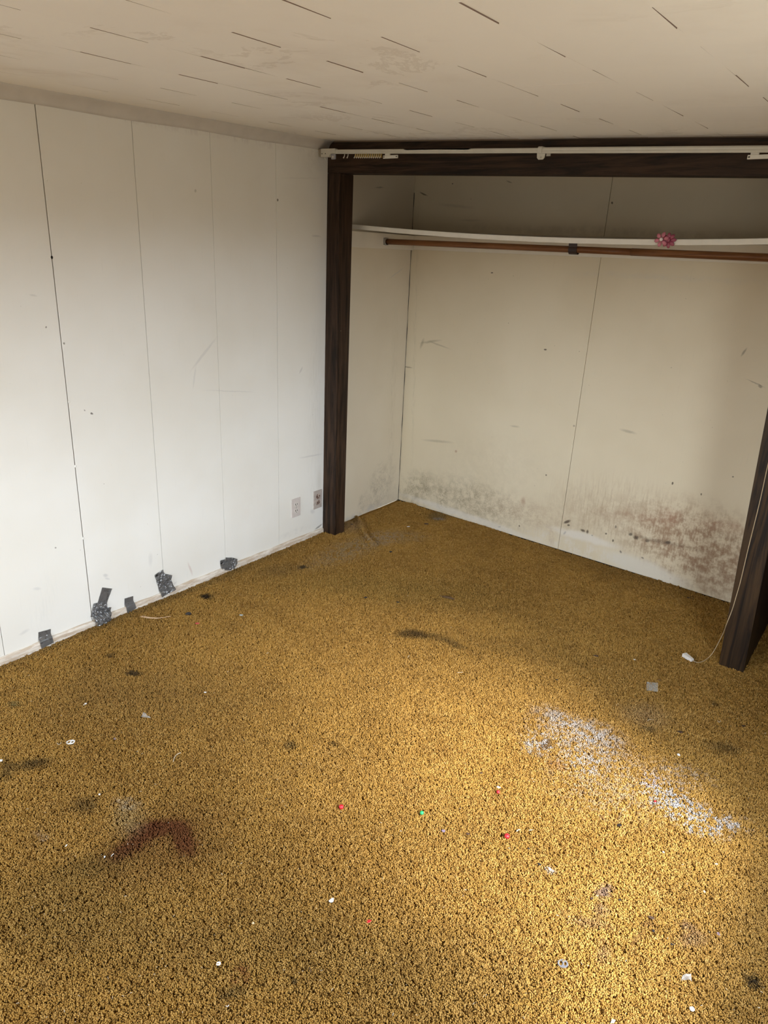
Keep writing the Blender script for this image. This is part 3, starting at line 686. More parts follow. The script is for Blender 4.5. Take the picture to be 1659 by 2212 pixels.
# ------------------------------------------------------------------ closet frame
def post(name, pts_bottom, pts_top, mat, label):
    bm = bmesh.new(); lo = [bm.verts.new(p) for p in pts_bottom]; hi = [bm.verts.new(p) for p in pts_top]; n = len(lo)
    bm.faces.new(lo[::-1]); bm.faces.new(hi)
    for i in range(n): bm.faces.new((lo[i], lo[(i+1) % n], hi[(i+1) % n], hi[i]))
    bmesh.ops.bevel(bm, geom=bm.edges[:], offset=0.0025, segments=2, affect='EDGES')
    return tag(mkobj(name, bm, mat), label, 'post')
zb = lambda x: 2.0264-0.0271*x
post('wooden_post', [(0.001, 0, -0.012), (0.104, 0, -0.012), (0.104, 0.088, -0.012), (0.001, 0.088, -0.012)],
     [(0.001, 0, zb(0)-.0005), (0.090, 0, zb(.09)-.0005), (0.108, 0.088, zb(.1)-.0005), (0.001, 0.088, zb(0)-.0005)], M['wood_z'],
     'dark brown wood-grain post standing against the left wall at the closet opening')
def edge_x(pa, pb, z):      # where a leaning upright edge stands at height z, measured on the y = 0 plane
    a, b = FR(*pa), FR(*pb); t = (z-a[2])/(b[2]-a[2]); return float(a[0]+(b[0]-a[0])*t)
PE0, PE1 = ((1552, 1437), (1659, 877)), ((1605.5, 1454), (1659, 1172))
PX0, PX0t = edge_x(*PE0, 0.0), edge_x(*PE0, 1.96)
PX1 = edge_x(*PE1, 0.0); PX1t = PX0t+(PX1-PX0)
rp_ = post('wooden_post', [(PX0, 0, -0.012), (PX1, 0, -0.012), (PX1, 0.030, -0.012), (PX0, 0.030, -0.012)],
     [(PX0t, 0, zb(PX0t)-.0005), (PX1t, 0, zb(PX1t)-.0005), (PX1t, 0.030, zb(PX1t)-.0005), (PX0t, 0.030, zb(PX0t)-.0005)], M['wood_zr'],
     'dark grained post at the right edge, beside the hanging cord')
# beam over the opening
bm = bmesh.new(); g = box(bm, (0.001, 0.0, 0), (XR-0.001, 0.090, 1))
for v in g: v.co.z = zb(v.co.x) if v.co.z < .5 else ceil_z(v.co.x, v.co.y)-0.0045
bmesh.ops.bevel(bm, geom=bm.edges[:], offset=0.002, segments=2, affect='EDGES')
beam = thing('ceiling_beam', 'long dark wood-grain beam under the ceiling across the closet opening', 'beam', (0, 0, 2.03))
o = mkobj('board', bm, M['wood_x'], beam); o.location = (0, 0, -2.03)
bm = bmesh.new(); g = box(bm, (1.215, -0.006, 0), (XR-0.001, -0.0003, 1))
for v in g: v.co.z = (2.128-0.0338*(v.co.x-1.2)-0.022) if v.co.z < .5 else ceil_z(v.co.x, v.co.y)-0.0035
o = mkobj('upper_strip', bm, M['wood_x'], beam); o.location = (0, 0, -2.03)
# partition between closet and the dark recess on the right
def lean(g):
    for v in g: v.co.x += (PX0t-PX0)*max(0, v.co.z)/1.96
bm = bmesh.new(); lean(box(bm, (PX0+0.006, 0.0305, -0.012), (PX1-0.006, back_y(2.4), 2.03)))
wp = struct('wall_partition', bm, M['wall_left'], 'short partition between closet and the dark recess at the right')
bm = bmesh.new(); lean(box(bm, (PX1-0.0055, 0.0305, -0.012), (PX1-0.0005, back_y(2.43), 2.03), 0.0008)); mkobj('wood_panel', bm, M['wood_z'], wp)
bm = bmesh.new(); box(bm, (PX0-0.0015, 0.006, 0.02), (PX0+0.0005, 0.029, 0.45)); mkobj('paint_edge', bm, M['cleat'], wp)
# dark panelling of the recess
bm = bmesh.new(); box(bm, (2.432, 0.735, -0.012), (XR, back_y(XR)-0.001+0.0, 2.03), 0.001)
for v in bm.verts:
    v.co.y = min(v.co.y, back_y(v.co.x)-0.002)-0.0
    if v.co.y > 0.5: v.co.y = back_y(v.co.x)-0.002-(0.004 if v.co.y < 0.6 else 0)
bm.free()
bm = bmesh.new()
g = box(bm, (2.432, 0, -0.012), (XR, 0.006, 2.03))
for v in g: v.co.y += back_y(v.co.x)-0.007
mkobj('wood_panel', bm, M['wood_z'], wb)

# ------------------------------------------------------------------ closet: cleats, shelf, rod
def zs_front():
    pts = [(757, 489), (860, 498), (960, 506), (1090, 514), (1200, 519), (1330, 521.5), (1480, 522.5), (1659, 521.5)]
    P = np.array([FR(px, py, 0.20)[[0, 2]] for px, py in pts]); return P
ZP = zs_front()
cf = np.polyfit(ZP[:, 0], ZP[:, 1], 3)
def zf(x): return float(np.polyval(cf, min(x, 2.15)))
SB = 1.757
shelf = thing('closet_shelf', 'white painted shelf sagging in the middle, above the brown hanging rod', 'shelf', (1.15, 0.5, SB))
bm = bmesh.new(); xs = np.linspace(-0.002, 2.330, 40); lo, hi = [], []
for x in xs:
    for k, t in enumerate((0.0, 0.35, 0.7, 1.0)):
        y = 0.212+(back_y(x)-0.003-0.212)*t; zz = (zf(x)-0.010)*(1-t)**1.3+(SB)*(1-(1-t)**1.3)
        lo.append(bm.verts.new((x, y, zz))); hi.append(bm.verts.new((x, y, zz+0.016)))
for i in range(len(xs)-1):
    for k in range(3):
        a, b, c, d = i*4+k, i*4+k+1, (i+1)*4+k+1, (i+1)*4+k
        bm.faces.new((lo[a], lo[b], lo[c], lo[d])); bm.faces.new((hi[a], hi[d], hi[c], hi[b]))
for i in range(len(xs)-1):
    a, d = i*4, (i+1)*4; bm.faces.new((lo[a], lo[d], hi[d], hi[a])); a, d = i*4+3, (i+1)*4+3; bm.faces.new((lo[a], hi[a], hi[d], lo[d]))
o = mkobj('board', bm, M['cleat'], shelf); o.location = -shelf.location
M['edge'] = simple('shelf_edge_paint', (0.80, 0.77, 0.70), 0.42, var=0.06, nsc=25, bump=0.3)
bm = bmesh.new(); rings = []
for x in np.linspace(0.000, 2.328, 60):
    z = zf(x); w = 0.0005*math.sin(x*37)
    rings.append([bm.verts.new(p) for p in ((x, 0.200, z-0.0115+w), (x, 0.2115, z-0.0115+w), (x, 0.2115, z+0.0115), (x, 0.202, z+0.0120), (x, 0.200, z+0.0105))])
for a, b in zip(rings, rings[1:]):
    for i in range(5): bm.faces.new((a[i], b[i], b[(i+1) % 5], a[(i+1) % 5]))
bm.faces.new(rings[0]); bm.faces.new(rings[-1][::-1])
o = mkobj('front_edge', bm, M['edge'], shelf); o.location = -shelf.location
bm = bmesh.new(); box(bm, (-0.012, 0.196, 1.668), (0.016, 0.815, SB-0.003), 0.002)
tag(mkobj('shelf_cleat', bm, M['cleat']), 'painted board cleat on the closet side wall holding the rod end', 'cleat')
bm = bmesh.new(); g = box(bm, (0.0165, -0.020, 1.672), (2.333, -0.001, SB-0.003), 0.002)
for v in bm.verts: v.co.y += back_y(v.co.x)
tag(mkobj('shelf_cleat', bm, M['cleat']), 'long painted board cleat on the closet rear wall under the shelf', 'cleat')

RY = 0.5132; rz = lambda x: 1.7089-0.0055*x
rod = thing('clothes_rod', 'brown round clothes hanging rod under the white closet shelf', 'rod', (1.1, RY, 1.70))
for nm, xa, xb_, r_ in (('rod_section', 0.030, 1.50, 0.0160), ('rod_section', 1.49, 2.333, 0.0172)):
    bm = bmesh.new(); tube(bm, [(x, RY, rz(x)) for x in np.linspace(xa, xb_, 6)], r_, 20)
    o = mkobj(nm, bm, M['rod_wood'], rod, False); o.location = -rod.location
    for f in o.data.polygons: f.use_smooth = len(f.vertices) == 4
bm = bmesh.new()   # open cup on the cleat
outer = [(0.0222*math.cos(a), 0.0222*math.sin(a)) for a in np.linspace(math.radians(65), math.radians(65+320), 26)]
inner = [(0.0188*math.cos(a), 0.0188*math.sin(a)) for a in np.linspace(math.radians(65+320), math.radians(65), 26)]
ol = outer+inner; lo = [bm.verts.new((0.0165, RY+a, rz(0)+b)) for a, b in ol]; hi = [bm.verts.new((0.0315, RY+a, rz(0)+b)) for a, b in ol]
n = len(ol)
for i in range(n): bm.faces.new((lo[i], lo[(i+1) % n], hi[(i+1) % n], hi[i]))
for i in range(25):
    bm.faces.new((hi[i], hi[i+1], hi[n-2-i], hi[n-1-i])); bm.faces.new((lo[i+1], lo[i], lo[n-1-i], lo[n-2-i]))
box(bm, (0.0165, RY-0.020, rz(0)-0.020), (0.0185, RY+0.020, rz(0)+0.020), 0.0005)
o = mkobj('end_cup', bm, M['metal'], rod); o.location = -rod.location
# brown hook strap holding the rod from the shelf
hk = thing('rod_hook', 'dark brown metal hook strap gripping the middle of the clothes rod', 'hook', (1.20, RY, 1.70))
bm = bmesh.new(); wv = 0.020
pth = [(RY+0.030, 1.747), (RY-0.012, 1.741), (RY-0.0235, 1.731)]
pth += [(RY+0.0225*math.cos(a), rz(1.2)+0.0225*math.sin(a)) for a in np.linspace(math.radians(150), math.radians(350), 12)]
pth += [(RY+0.026, rz(1.2)+0.006)]
def ribbon(bm, path, xa, xb_, t):
    P = [Vector((0, y, z)) for y, z in path]; R = []
    for i, p in enumerate(P):
        d = (P[min(i+1, len(P)-1)]-P[max(i-1, 0)]).normalized(); nn = Vector((0, -d.z, d.y))*t/2
        R.append([bm.verts.new((xa, *(p+nn)[1:])), bm.verts.new((xb_, *(p+nn)[1:])), bm.verts.new((xb_, *(p-nn)[1:])), bm.verts.new((xa, *(p-nn)[1:]))])
    for a, b in zip(R, R[1:]):
        for i in range(4): bm.faces.new((a[i], a[(i+1) % 4], b[(i+1) % 4], b[i]))
    bm.faces.new(R[0][::-1]); bm.faces.new(R[-1])
ribbon(bm, pth, 1.178, 1.222, 0.003)
o = mkobj('strap', bm, M['brown_strap'], hk); o.location = -hk.location
bm = bmesh.new(); box(bm, (1.176, RY-0.02, 1.7445), (1.224, RY+0.05, 1.7475), 0.001)
o = mkobj('mounting_plate', bm, M['brown_strap'], hk); o.location = -hk.location

# pink flower ornament on the shelf edge
fc = FR(1434, 518.5, 0.190)
fl_ = thing('flower_ornament', 'translucent pink plastic flower pair stuck on the white shelf edge', 'ornament', (fc[0], 0.199, fc[2]))
def flower(cx, cz, R, n, y, tilt, mp):
    for k in range(n):
        bm = bmesh.new(); bmesh.ops.create_uvsphere(bm, u_segments=12, v_segments=8, radius=1)
        a = tilt+k*2*math.pi/n
        for v in bm.verts:
            x, yy, z = v.co; w = 0.62 if x > 0 else 0.62*(1+0.45*x)
            p = Vector((R*0.60+x*R*0.44, yy*R*0.13+(0.10*R*(x*x)), z*R*0.44*w))
            v.co = Vector((math.cos(a)*p.x-math.sin(a)*p.z, p.y, math.sin(a)*p.x+math.cos(a)*p.z))+Vector((cx, y, cz))
        mkobj('petal', bm, mp, fl_, True)
flower(-0.008, 0.002, 0.030, 6, -0.016, 0.25, M['pink']); flower(0.020, -0.001, 0.030, 8, -0.007, 0.1, M['pink2'])
bm = bmesh.new(); bmesh.ops.create_uvsphere(bm, u_segments=14, v_segments=10, radius=0.0075)
for v in bm.verts: v.co = Vector((v.co.x-0.008, v.co.y*0.6-0.0215, v.co.z+0.002))
mkobj('center_bead', bm, M['gem'], fl_, True)
bm = bmesh.new(); box(bm, (-0.015, -0.010, -0.006), (0.025, 0.0008, 0.006), 0.001); mkobj('clip', bm, M['pink2'], fl_)

# ------------------------------------------------------------------ traverse curtain rod in front of the beam
CY = -0.080; cz = lambda x: 2.1165-0.0330*x
cr = thing('curtain_rod', 'aged white traverse curtain rod fixed in front of the dark beam', 'curtain rod', (1.2, CY, 2.07))
def cpart(name, bm, mat, smooth=False, label=None):
    o = mkobj(name, bm, mat, cr, smooth); o.location = -cr.location
    if label: o['label'] = label
    return o
def rail(xa, xb_, h, d, name):
    bm = bmesh.new(); R = []
    pr = [(-d/2, -h/2), (-d/2+.0015, -h/2-.0008), (d/2-.001, -h/2), (d/2, h/2), (-d/2+.001, h/2), (-d/2-.0014, h*0.25), (-d/2-.0004, 0.0), (-d/2-.0014, -h*0.25)]
    for x in (xa, xb_): R.append([bm.verts.new((x, CY+a, cz(x)+b)) for a, b in pr])
    for i in range(len(pr)): bm.faces.new((R[0][i], R[1][i], R[1][(i+1) % len(pr)], R[0][(i+1) % len(pr)]))
    bm.faces.new(R[0]); bm.faces.new(R[1][::-1]); return cpart(name, bm, M['rail_white'])
rail(0.105, 1.275, 0.0185, 0.012, 'inner_rail'); rail(1.235, 3.30, 0.0215, 0.0155, 'outer_rail')
bm = bmesh.new()   # end housing with return to the wall
prism(bm, [(0.034, -0.024), (0.088, -0.026), (0.098, -0.012), (0.128, -0.0105), (0.128, 0.011), (0.034, 0.013)], 0.022, Matrix.Translation((0, CY-0.012, cz(0.05))) @ Matrix(((1, 0, 0, 0), (0, 0, 1, 0), (0, 1, 0, 0), (0, 0, 0, 1))))
box(bm, (0.034, CY+0.010, cz(0)-0.014), (0.038, -0.001, cz(0)+0.012), 0.0008)
cpart('end_housing', bm, M['rail_white'])
bm = bmesh.new(); box(bm, (0.001, -0.070, cz(0)-0.022), (0.012, -0.046, cz(0)+0.014), 0.002); cpart('wall_block', bm, simple('aged_beige_block', (0.40, 0.36, 0.29), 0.6))
for dx in (0.043, 0.066):
    bm = bmesh.new(); tube(bm, [(dx, CY-0.0135, cz(0)-0.012), (dx, CY-0.0115, cz(0)-0.012)], 0.0022, 10); cpart('rivet', bm, M['slot'])
bm = bmesh.new(); box(bm, (0.098, CY-0.006, cz(.12)-0.034), (0.124, CY+0.004, cz(.12)-0.0105), 0.003)
cpart('pulley_housing', bm, M['grey_plastic'], label='grey plastic pulley housing')
bm = bmesh.new(); tube(bm, [(0.112, CY-0.0085, cz(.11)-0.024), (0.112, CY-0.0055, cz(.11)-0.024)], 0.0045, 14); cpart('pulley', bm, M['white_plastic'])
bm = bmesh.new(); tube(bm, [(0.052, CY, cz(.05)-0.026), (0.058, CY-0.002, cz(.05)-0.034), (0.064, CY-0.002, cz(.05)-0.034)], 0.003, 8); cpart('cord_guide', bm, M['white_plastic'])
def glide(x, mat):
    bm = bmesh.new(); z = cz(x)-0.0095
    tube(bm, [(x+0.002, CY, z), (x+0.0012, CY-0.001, z-0.009), (x-0.0005, CY-0.003, z-0.016), (x-0.0032, CY-0.005, z-0.0195)], [0.0021, 0.0021, 0.0026, 0.0031], 8)
    return bm
GX = [FR(px, 338, CY)[0] for px in (744, 751.5)]
for x in GX: cpart('glide', glide(x, None), M['white_plastic'], True)
for px in np.linspace(767, 822, 13):
    x = FR(px, 338, CY)[0]; cpart('glide', glide(x, None), M['white_plastic'], True, 'yellowed glide in the packed row')
    bm = bmesh.new(); z = cz(x)-0.0100
    box(bm, (x+0.0022, CY-0.003, z-0.0170), (x+0.0072, CY+0.003, z+0.001), 0.001); cpart('spacer', bm, M['yellow_plastic'])
def master(xa, xb_):
    zc = cz((xa+xb_)/2)
    bm = bmesh.new(); zt = zc-0.017
    box(bm, (xa, CY-0.010, zt-0.014), (xb_, CY-0.002, zt), 0.0018); box(bm, (xa+0.008, CY-0.006, zt-0.001), (xa+0.036, CY+0.002, zc-0.009), 0.001)
    cpart('carrier_arm', bm, simple('carrier_white', (0.72, 0.69, 0.62), 0.35))
    for xx in (xa+0.006, xb_-0.006):
        bm = bmesh.new(); box(bm, (xx-0.003, CY-0.0108, zt-0.009), (xx+0.003, CY-0.0098, zt-0.005)); cpart('carrier_slot', bm, M['slot'])
master(FR(830, 338, CY)[0], FR(861, 338, CY)[0]); master(FR(1616, 337, CY)[0], FR(1616, 337, CY)[0]+0.15)
bx = FR(1170, 330, CY)[0]
bm = bmesh.new()
ribbon(bm, [(CY-0.010, cz(bx)-0.010), (CY-0.0105, cz(bx)+0.009), (CY-0.006, cz(bx)+0.0135), (CY+0.004, cz(bx)+0.0138), (-0.010, cz(bx)+0.012), (-0.003, cz(bx)+0.004), (-0.0025, cz(bx)-0.012)], bx-0.014, bx+0.005, 0.0025)
prism(bm, [(-0.019, 0.012), (0.019, 0.012), (0.017, -0.006), (0.010, -0.0125), (-0.010, -0.0125), (-0.017, -0.006)], 0.003, Matrix.Translation((bx, CY-0.004, cz(bx)-0.022)) @ Matrix(((1, 0, 0, 0), (0, 0, 1, 0), (0, 1, 0, 0), (0, 0, 0, 1))))
cpart('support_bracket', bm, M['rail_white'])
bm = bmesh.new(); tube(bm, [(bx, CY-0.0055, cz(bx)-0.026), (bx, CY-0.0035, cz(bx)-0.026)], 0.0035, 10); cpart('screw', bm, M['metal'])
xa, xb_ = FR(872, 323, CY)[0], FR(1020, 323, CY)[0]
bm = bmesh.new(); R = [bm.verts.new(p) for p in ((xa, CY-0.0078, cz(xa)+0.0092), (xa+0.02, CY-0.0078, cz(xa)+0.0035), ((xa+xb_)/2, CY-0.0078, cz((xa+xb_)/2)+0.006), (xb_-0.02, CY-0.0078, cz(xb_)+0.0045), (xb_, CY-0.0078, cz(xb_)+0.0092))]
f = bm.faces.new(R); bmesh.ops.solidify(bm, geom=[f], thickness=0.0006); cpart('paint_patch', bm, flat('clean_white_enamel', (0.86, 0.84, 0.78), 0.35), label='cleaner white patch')

# pull cord with white tassel, hanging beside the right post
ct = thing('hanging_cord', 'thin beige pull cord with white tassel lying by the right post', 'cord', (2.21, -0.05, 0.0))
up = [(1720, 700), (1700, 820), (1676, 930), (1659, 1003), (1641, 1085), (1617, 1182), (1600, 1254), (1590.6, 1287), (1581, 1319), (1570, 1346.5)]
P = [FR(px, py, -0.045-0.006*i/3) for i, (px, py) in enumerate(up)]
P = [np.array([P[0][0]+0.02, -0.075, 1.95])] + P
low = [(1562, 1368), (1546, 1399.5), (1535, 1416), (1521, 1427), (1508, 1431), (1496, 1427)]
zz = [0.145, 0.058, 0.020, 0.006, 0.004, 0.006]
P += [F(px, py, z) for (px, py), z in zip(low, zz)]
def smooth_path(P, k=6):
    P = [np.array(p, float) for p in P]; out = []
    for i in range(len(P)-1):
        p0, p1, p2, p3 = P[max(i-1, 0)], P[i], P[i+1], P[min(i+2, len(P)-1)]
        for t in np.linspace(0, 1, k, endpoint=False):
            out.append(0.5*((2*p1)+(-p0+p2)*t+(2*p0-5*p1+4*p2-p3)*t*t+(-p0+3*p1-3*p2+p3)*t**3))
    out.append(P[-1]); return out
bm = bmesh.new(); tube(bm, smooth_path(P), 0.0017, 6); o = mkobj('string', bm, M['cord'], ct, True); o.location = -ct.location
a, b = F(1477.5, 1414, .007), F(1496, 1427, .006); a, b = Vector(a), Vector(b)
d = (b-a); L_ = d.length; ang = math.atan2(d.y, d.x)
bm = bmesh.new(); g = box(bm, (0, -1, -1), (L_, 1, 1), 0)
for v in g:
    s = 0.0125 if v.co.x < L_/2 else 0.0085
    v.co = Vector((v.co.x, v.co.y*s, v.co.z*s*0.75))
bmesh.ops.bevel(bm, geom=bm.edges[:], offset=0.0018, segments=2, affect='EDGES')
mt = Matrix.Translation(a) @ Matrix.Rotation(ang, 4, 'Z')
for v in bm.verts: v.co = mt @ v.co
o = mkobj('tassel', bm, M['tassel'], ct); o.location = -ct.location

# ------------------------------------------------------------------ outlets on the left wall
def outlet(yc, zc, pm, fm, label, burnt=False):
    t = thing('wall_outlet', label, 'outlet', (0, yc, zc))
    bm = bmesh.new(); box(bm, (0, -0.0365, -0.0572), (0.0055, 0.0365, 0.0572), 0.0022); mkobj('cover_plate', bm, pm, t)
    for s in (-1, 1):
        zc_ = s*0.0195; bm = bmesh.new(); ol = []
        for k in range(28):
            a = k/28*2*math.pi; ol.append((0.0172*math.cos(a), max(-0.0142, min(0.0142, 0.0172*math.sin(a)))))
        lo = [bm.verts.new((0.0050, u, zc_+v)) for u, v in ol]; hi = [bm.verts.new((0.0072, u, zc_+v)) for u, v in ol]
        bm.faces.new(hi); n = len(lo)
        for i in range(n): bm.faces.new((lo[i], lo[(i+1) % n], hi[(i+1) % n], hi[i]))
        f_ = mkobj('socket', bm, fm, t)
        for yy, hh in ((-0.0068, 0.0100), (0.0068, 0.0085)):
            bm = bmesh.new(); box(bm, (0.0068, yy-0.0022, zc_+0.002-hh/2), (0.0076, yy+0.0022, zc_+0.002+hh/2)); mkobj('slot', bm, M['slot'], f_)
        bm = bmesh.new(); tube(bm, [(0.0068, 0, zc_-0.0085), (0.0074, 0, zc_-0.0085)], 0.0026, 12); mkobj('slot', bm, M['slot'], f_)
    bm = bmesh.new(); tube(bm, [(0.0052, 0, 0), (0.0066, 0, 0)], 0.003, 12); mkobj('screw', bm, M['metal'], t)
    return t
outlet(-0.2415, 0.2230, M['plate'], M['socket'], 'pinkish white duplex outlet left of the scorched one')
outlet(-0.0505, 0.2260, M['plate_dirty'], M['plate_burnt'], 'scorched brown-stained duplex outlet beside the left post')

# ------------------------------------------------------------------ duct tape pieces at the foot of the left wall
def tape_strip(parent, px_path, wpx, lift=0.0015, crumple=0.001, seed=1, curl=0.0, n=None):
    """strip following photo points on the wall plane, with real thickness, folds and creases"""
    pts = [Vector((0, *LW(px, py)[1:])) for px, py in px_path]
    cum = [0]
    for a, b in zip(pts, pts[1:]): cum.append(cum[-1]+(b-a).length)
    L = cum[-1]; n = n or max(8, int(L/0.0035)); m = 10; R = []
    def at(s):
        for i in range(len(pts)-1):
            if s <= cum[i+1]+1e-9:
                t = (s-cum[i])/(cum[i+1]-cum[i]); return pts[i].lerp(pts[i+1], t), (pts[i+1]-pts[i]).normalized()
        return pts[-1], (pts[-1]-pts[-2]).normalized()
    wps = wpx if hasattr(wpx, '__len__') else [wpx, wpx]
    w0 = mpp(LW(*px_path[0]))
    bm = bmesh.new()
    for i in range(n+1):
        s = L*i/n; p, d = at(s); d2 = (at(min(L, s+0.004))[0]-at(max(0, s-0.004))[0]).normalized()
        side = Vector((0, d2.z, -d2.y)); t = i/n; w = w0*(wps[0]*(1-t)+wps[-1]*t)*1.18
        ring = []
        for j in range(m+1):
            u = j/m-0.5; q = p+side*u*w
            c = noise.noise(Vector((q.y*60+seed*7.3, q.z*60, seed)))*1.0+abs(noise.noise(Vector((q.y*150, q.z*150, seed*3.1))))*0.9
            x = lift+max(0, c+0.35)*crumple+curl*max(0, t-0.55)**2*4
            if q.z < 0.045: x += 0.0135*min(1, (0.045-q.z)/0.012)
            x = max(0.0008, x)
            ring.append(bm.verts.new((x, q.y, max(0.0005, q.z))))
        R.append(ring)
    for a, b in zip(R, R[1:]):
        for j in range(m): bm.faces.new((a[j], a[j+1], b[j+1], b[j]))
    bmesh.ops.solidify(bm, geom=bm.faces[:], thickness=-0.0006)
    o = mkobj('tape_strip', bm, M['tape'], parent, False); o.location = -parent.location; return o
def tape_thing(px, py, label, strips):
    p = LW(px, py); t = thing('duct_tape', label, 'tape', (0, p[1], p[2]), 'silver duct tape patches along the left wall')
    for s in strips: tape_strip(t, *s[0:2], **s[2])
    return t
tape_thing(96, 1377, 'small flat square of grey duct tape nearest the left edge',
    [([(96, 1362), (96, 1380), (99, 1392)], [23, 24], dict(crumple=0.0006, seed=1))])
tape_thing(218, 1310, 'long slanted grey duct tape strip ending in a silvery crumpled ball',
    [([(231, 1270), (219, 1307)], [21, 19], dict(crumple=0.0010, seed=2)),
     ([(216, 1301), (212, 1330)], [27, 32], dict(crumple=0.004, seed=3, lift=0.003)),
     ([(230, 1311), (223, 1336)], [19, 16], dict(crumple=0.005, seed=4, lift=0.004)),
     ([(200, 1330), (234, 1324)], [20, 24], dict(crumple=0.010, seed=5, lift=0.006)),
     ([(202, 1343), (228, 1338)], [15, 15], dict(crumple=0.012, seed=6, lift=0.008))])
tape_thing(278, 1302, 'small flat square of grey duct tape between the two crumpled ones',
    [([(278, 1290), (278, 1305), (281, 1317)], [18, 19], dict(crumple=0.0007, seed=7))])
tape_thing(353, 1258, 'crumpled grey duct tape under the second wall groove',
    [([(342, 1236), (351, 1262), (356, 1282)], [19, 22], dict(crumple=0.004, seed=8)),
     ([(362, 1240), (354, 1262)], [19, 22], dict(crumple=0.007, seed=9, lift=0.004)),
     ([(361, 1256), (364, 1276)], [16, 22], dict(crumple=0.006, seed=10, lift=0.005))])
tape_thing(491, 1217, 'crumpled grey duct tape nearest the outlets, under a faint groove',
    [([(480, 1209), (480, 1227)], [11, 9], dict(crumple=0.003, seed=11)),
     ([(494, 1204), (488, 1230)], [17, 17], dict(crumple=0.004, seed=12, lift=0.003)),
     ([(505, 1205), (497, 1226)], [16, 9], dict(crumple=0.007, seed=13, lift=0.004))])

# ------------------------------------------------------------------ litter on the carpet
def base_at(px, py):
    p = F(px, py); p[2] = carpet_h(p[0], p[1])*1.0-0.0010; return p
def frame(px, py, ang):
    """axes on the floor; ang is measured in the photograph"""
    c = base_at(px, py); a = math.radians(ang); e = F(px+4*math.cos(a), py+4*math.sin(a))
    return Vector(c), math.atan2(e[1]-c[1], e[0]-c[0])
def place(o, px, py, ang=0, label=None, cat=None, group=None, dz=0.0):
    c, th = frame(px, py, ang); o.location = c+Vector((0, 0, dz)); o.rotation_euler = (0, 0, th)
    return tag(o, label, cat, group)
def S(px, py, n): return mpp(F(px, py))*n
def bead(px, py, d, mat, label, cat='bead', name='bead'):
    r = S(px, py, d)/2; bm = bmesh.new(); bmesh.ops.create_icosphere(bm, subdivisions=2, radius=r)
    for v in bm.verts:
        v.co *= 1+0.10*noise.noise(v.co*250+Vector((px, py, 0))); v.co.z = v.co.z*0.9+r*0.85
    return place(mkobj(name, bm, mat, None, True), px, py, 0, label, cat)
def flake(px, py, lx, ly, ang, mat, label, cat, name='scrap', h=0.0012, seed=0, n=9, curl=0.0, group=None):
    rnd = random.Random(px*7+py+seed); L_, w = S(px, py, lx)/2, S(px, py, ly)*1.35/2; bm = bmesh.new()
    ol = [(L_*math.cos(k/n*6.283)*rnd.uniform(.78, 1.1), w*math.sin(k/n*6.283)*rnd.uniform(.75, 1.15)) for k in range(n)]
    g = prism(bm, ol, h)
    for v in g: v.co.z += curl*(v.co.x/L_)**2*L_+0.0004*rnd.random()
    bmesh.ops.bevel(bm, geom=bm.edges[:], offset=min(h*.3, w*.1), segments=1, affect='EDGES')
    return place(mkobj(name, bm, mat), px, py, ang, label, cat, group, dz=0.0008)
def stick(px, py, L_px, r, ang, mat, label, cat, name, bend=0.1, taper=0.6, seed=0):
    L_ = S(px, py, L_px); bm = bmesh.new(); rnd = random.Random(px+seed)
    pts = [(L_*(t-.5), bend*L_*math.sin(t*math.pi)+rnd.uniform(-.01, .01)*L_, r*1.1+0.10*r*rnd.uniform(-1, 1)) for t in np.linspace(0, 1, 9)]
    tube(bm, pts, [r*(taper+(1-taper)*math.sin(math.pi*min(1, .15+t*.8))) for t in np.linspace(0, 1, 9)], 8)
    return place(mkobj(name, bm, mat, None, True), px, py, ang, label, cat, dz=0.0004)

bead(737, 1745, 11, M['red'], 'red bead left of the green bead on bright carpet')
bead(1095, 1808, 12, M['red'], 'larger red bead beside two pale seed husks')
bead(1076, 1711, 8, M['red'], 'small red bead just below a white paper scrap')
bead(911, 1758, 9, M['green'], 'small green bead, the only green one')
flake(797, 1991, 12, 6, -15, M['red'], 'tiny red and white shred below the bright patch', 'scrap', 'plastic_shred')
flake(427, 1347, 10, 5, 0, M['red'], 'tiny red shred below the black pebble near the tape', 'scrap', 'plastic_shred')
flake(1415, 1731, 6, 5, 20, M['red'], 'tiny red chip at the edge of the white powder', 'scrap', 'plastic_chip')
# white and clear scraps
flake(716, 1946, 13, 7, -48, M['white'], 'bent white paper chip in front of the red bead', 'scrap', 'paper_chip', h=0.0015, curl=0.35)
flake(472, 2084, 11, 7, -12, M['white'], 'oval white chip at the lower left centre', 'scrap', 'paper_chip', h=0.002)
flake(184, 1521, 5, 7, 20, M['white'], 'small white chip above the oval white tab', 'scrap', 'paper_chip', h=0.002)
flake(2, 1645, 9, 6, 0, M['white'], 'white chip cut by the left edge of the frame', 'scrap', 'paper_chip', h=0.002)
flake(1077, 1699, 10, 4, 15, M['white'], 'white paper scrap above the small red bead', 'scrap', 'paper_chip')
flake(1466, 1631, 7, 5, 15, M['white'], 'round white crumb in the shaded carpet above the powder', 'crumb', 'paper_crumb', h=0.003)
flake(1495, 2180, 11, 8, 25, M['white'], 'white pebble-like chip at the bottom right', 'scrap', 'paper_chip', h=0.003)
flake(1521, 1928, 5, 4, 0, M['cream'], 'small cream crumb right of the lilac stain', 'crumb', 'crumb', h=0.003)
flake(1547, 1868, 7, 3, 0, M['white'], 'small white shred right of the brightest carpet', 'scrap', 'paper_chip')
flake(226, 1851, 4, 4, 0, M['white'], 'white crumb at the left tip of the red stain', 'crumb', 'paper_crumb', h=0.002)
flake(143, 1827, 3, 5, 10, M['white'], 'white crumb left of the red stain', 'crumb', 'paper_crumb', h=0.002)
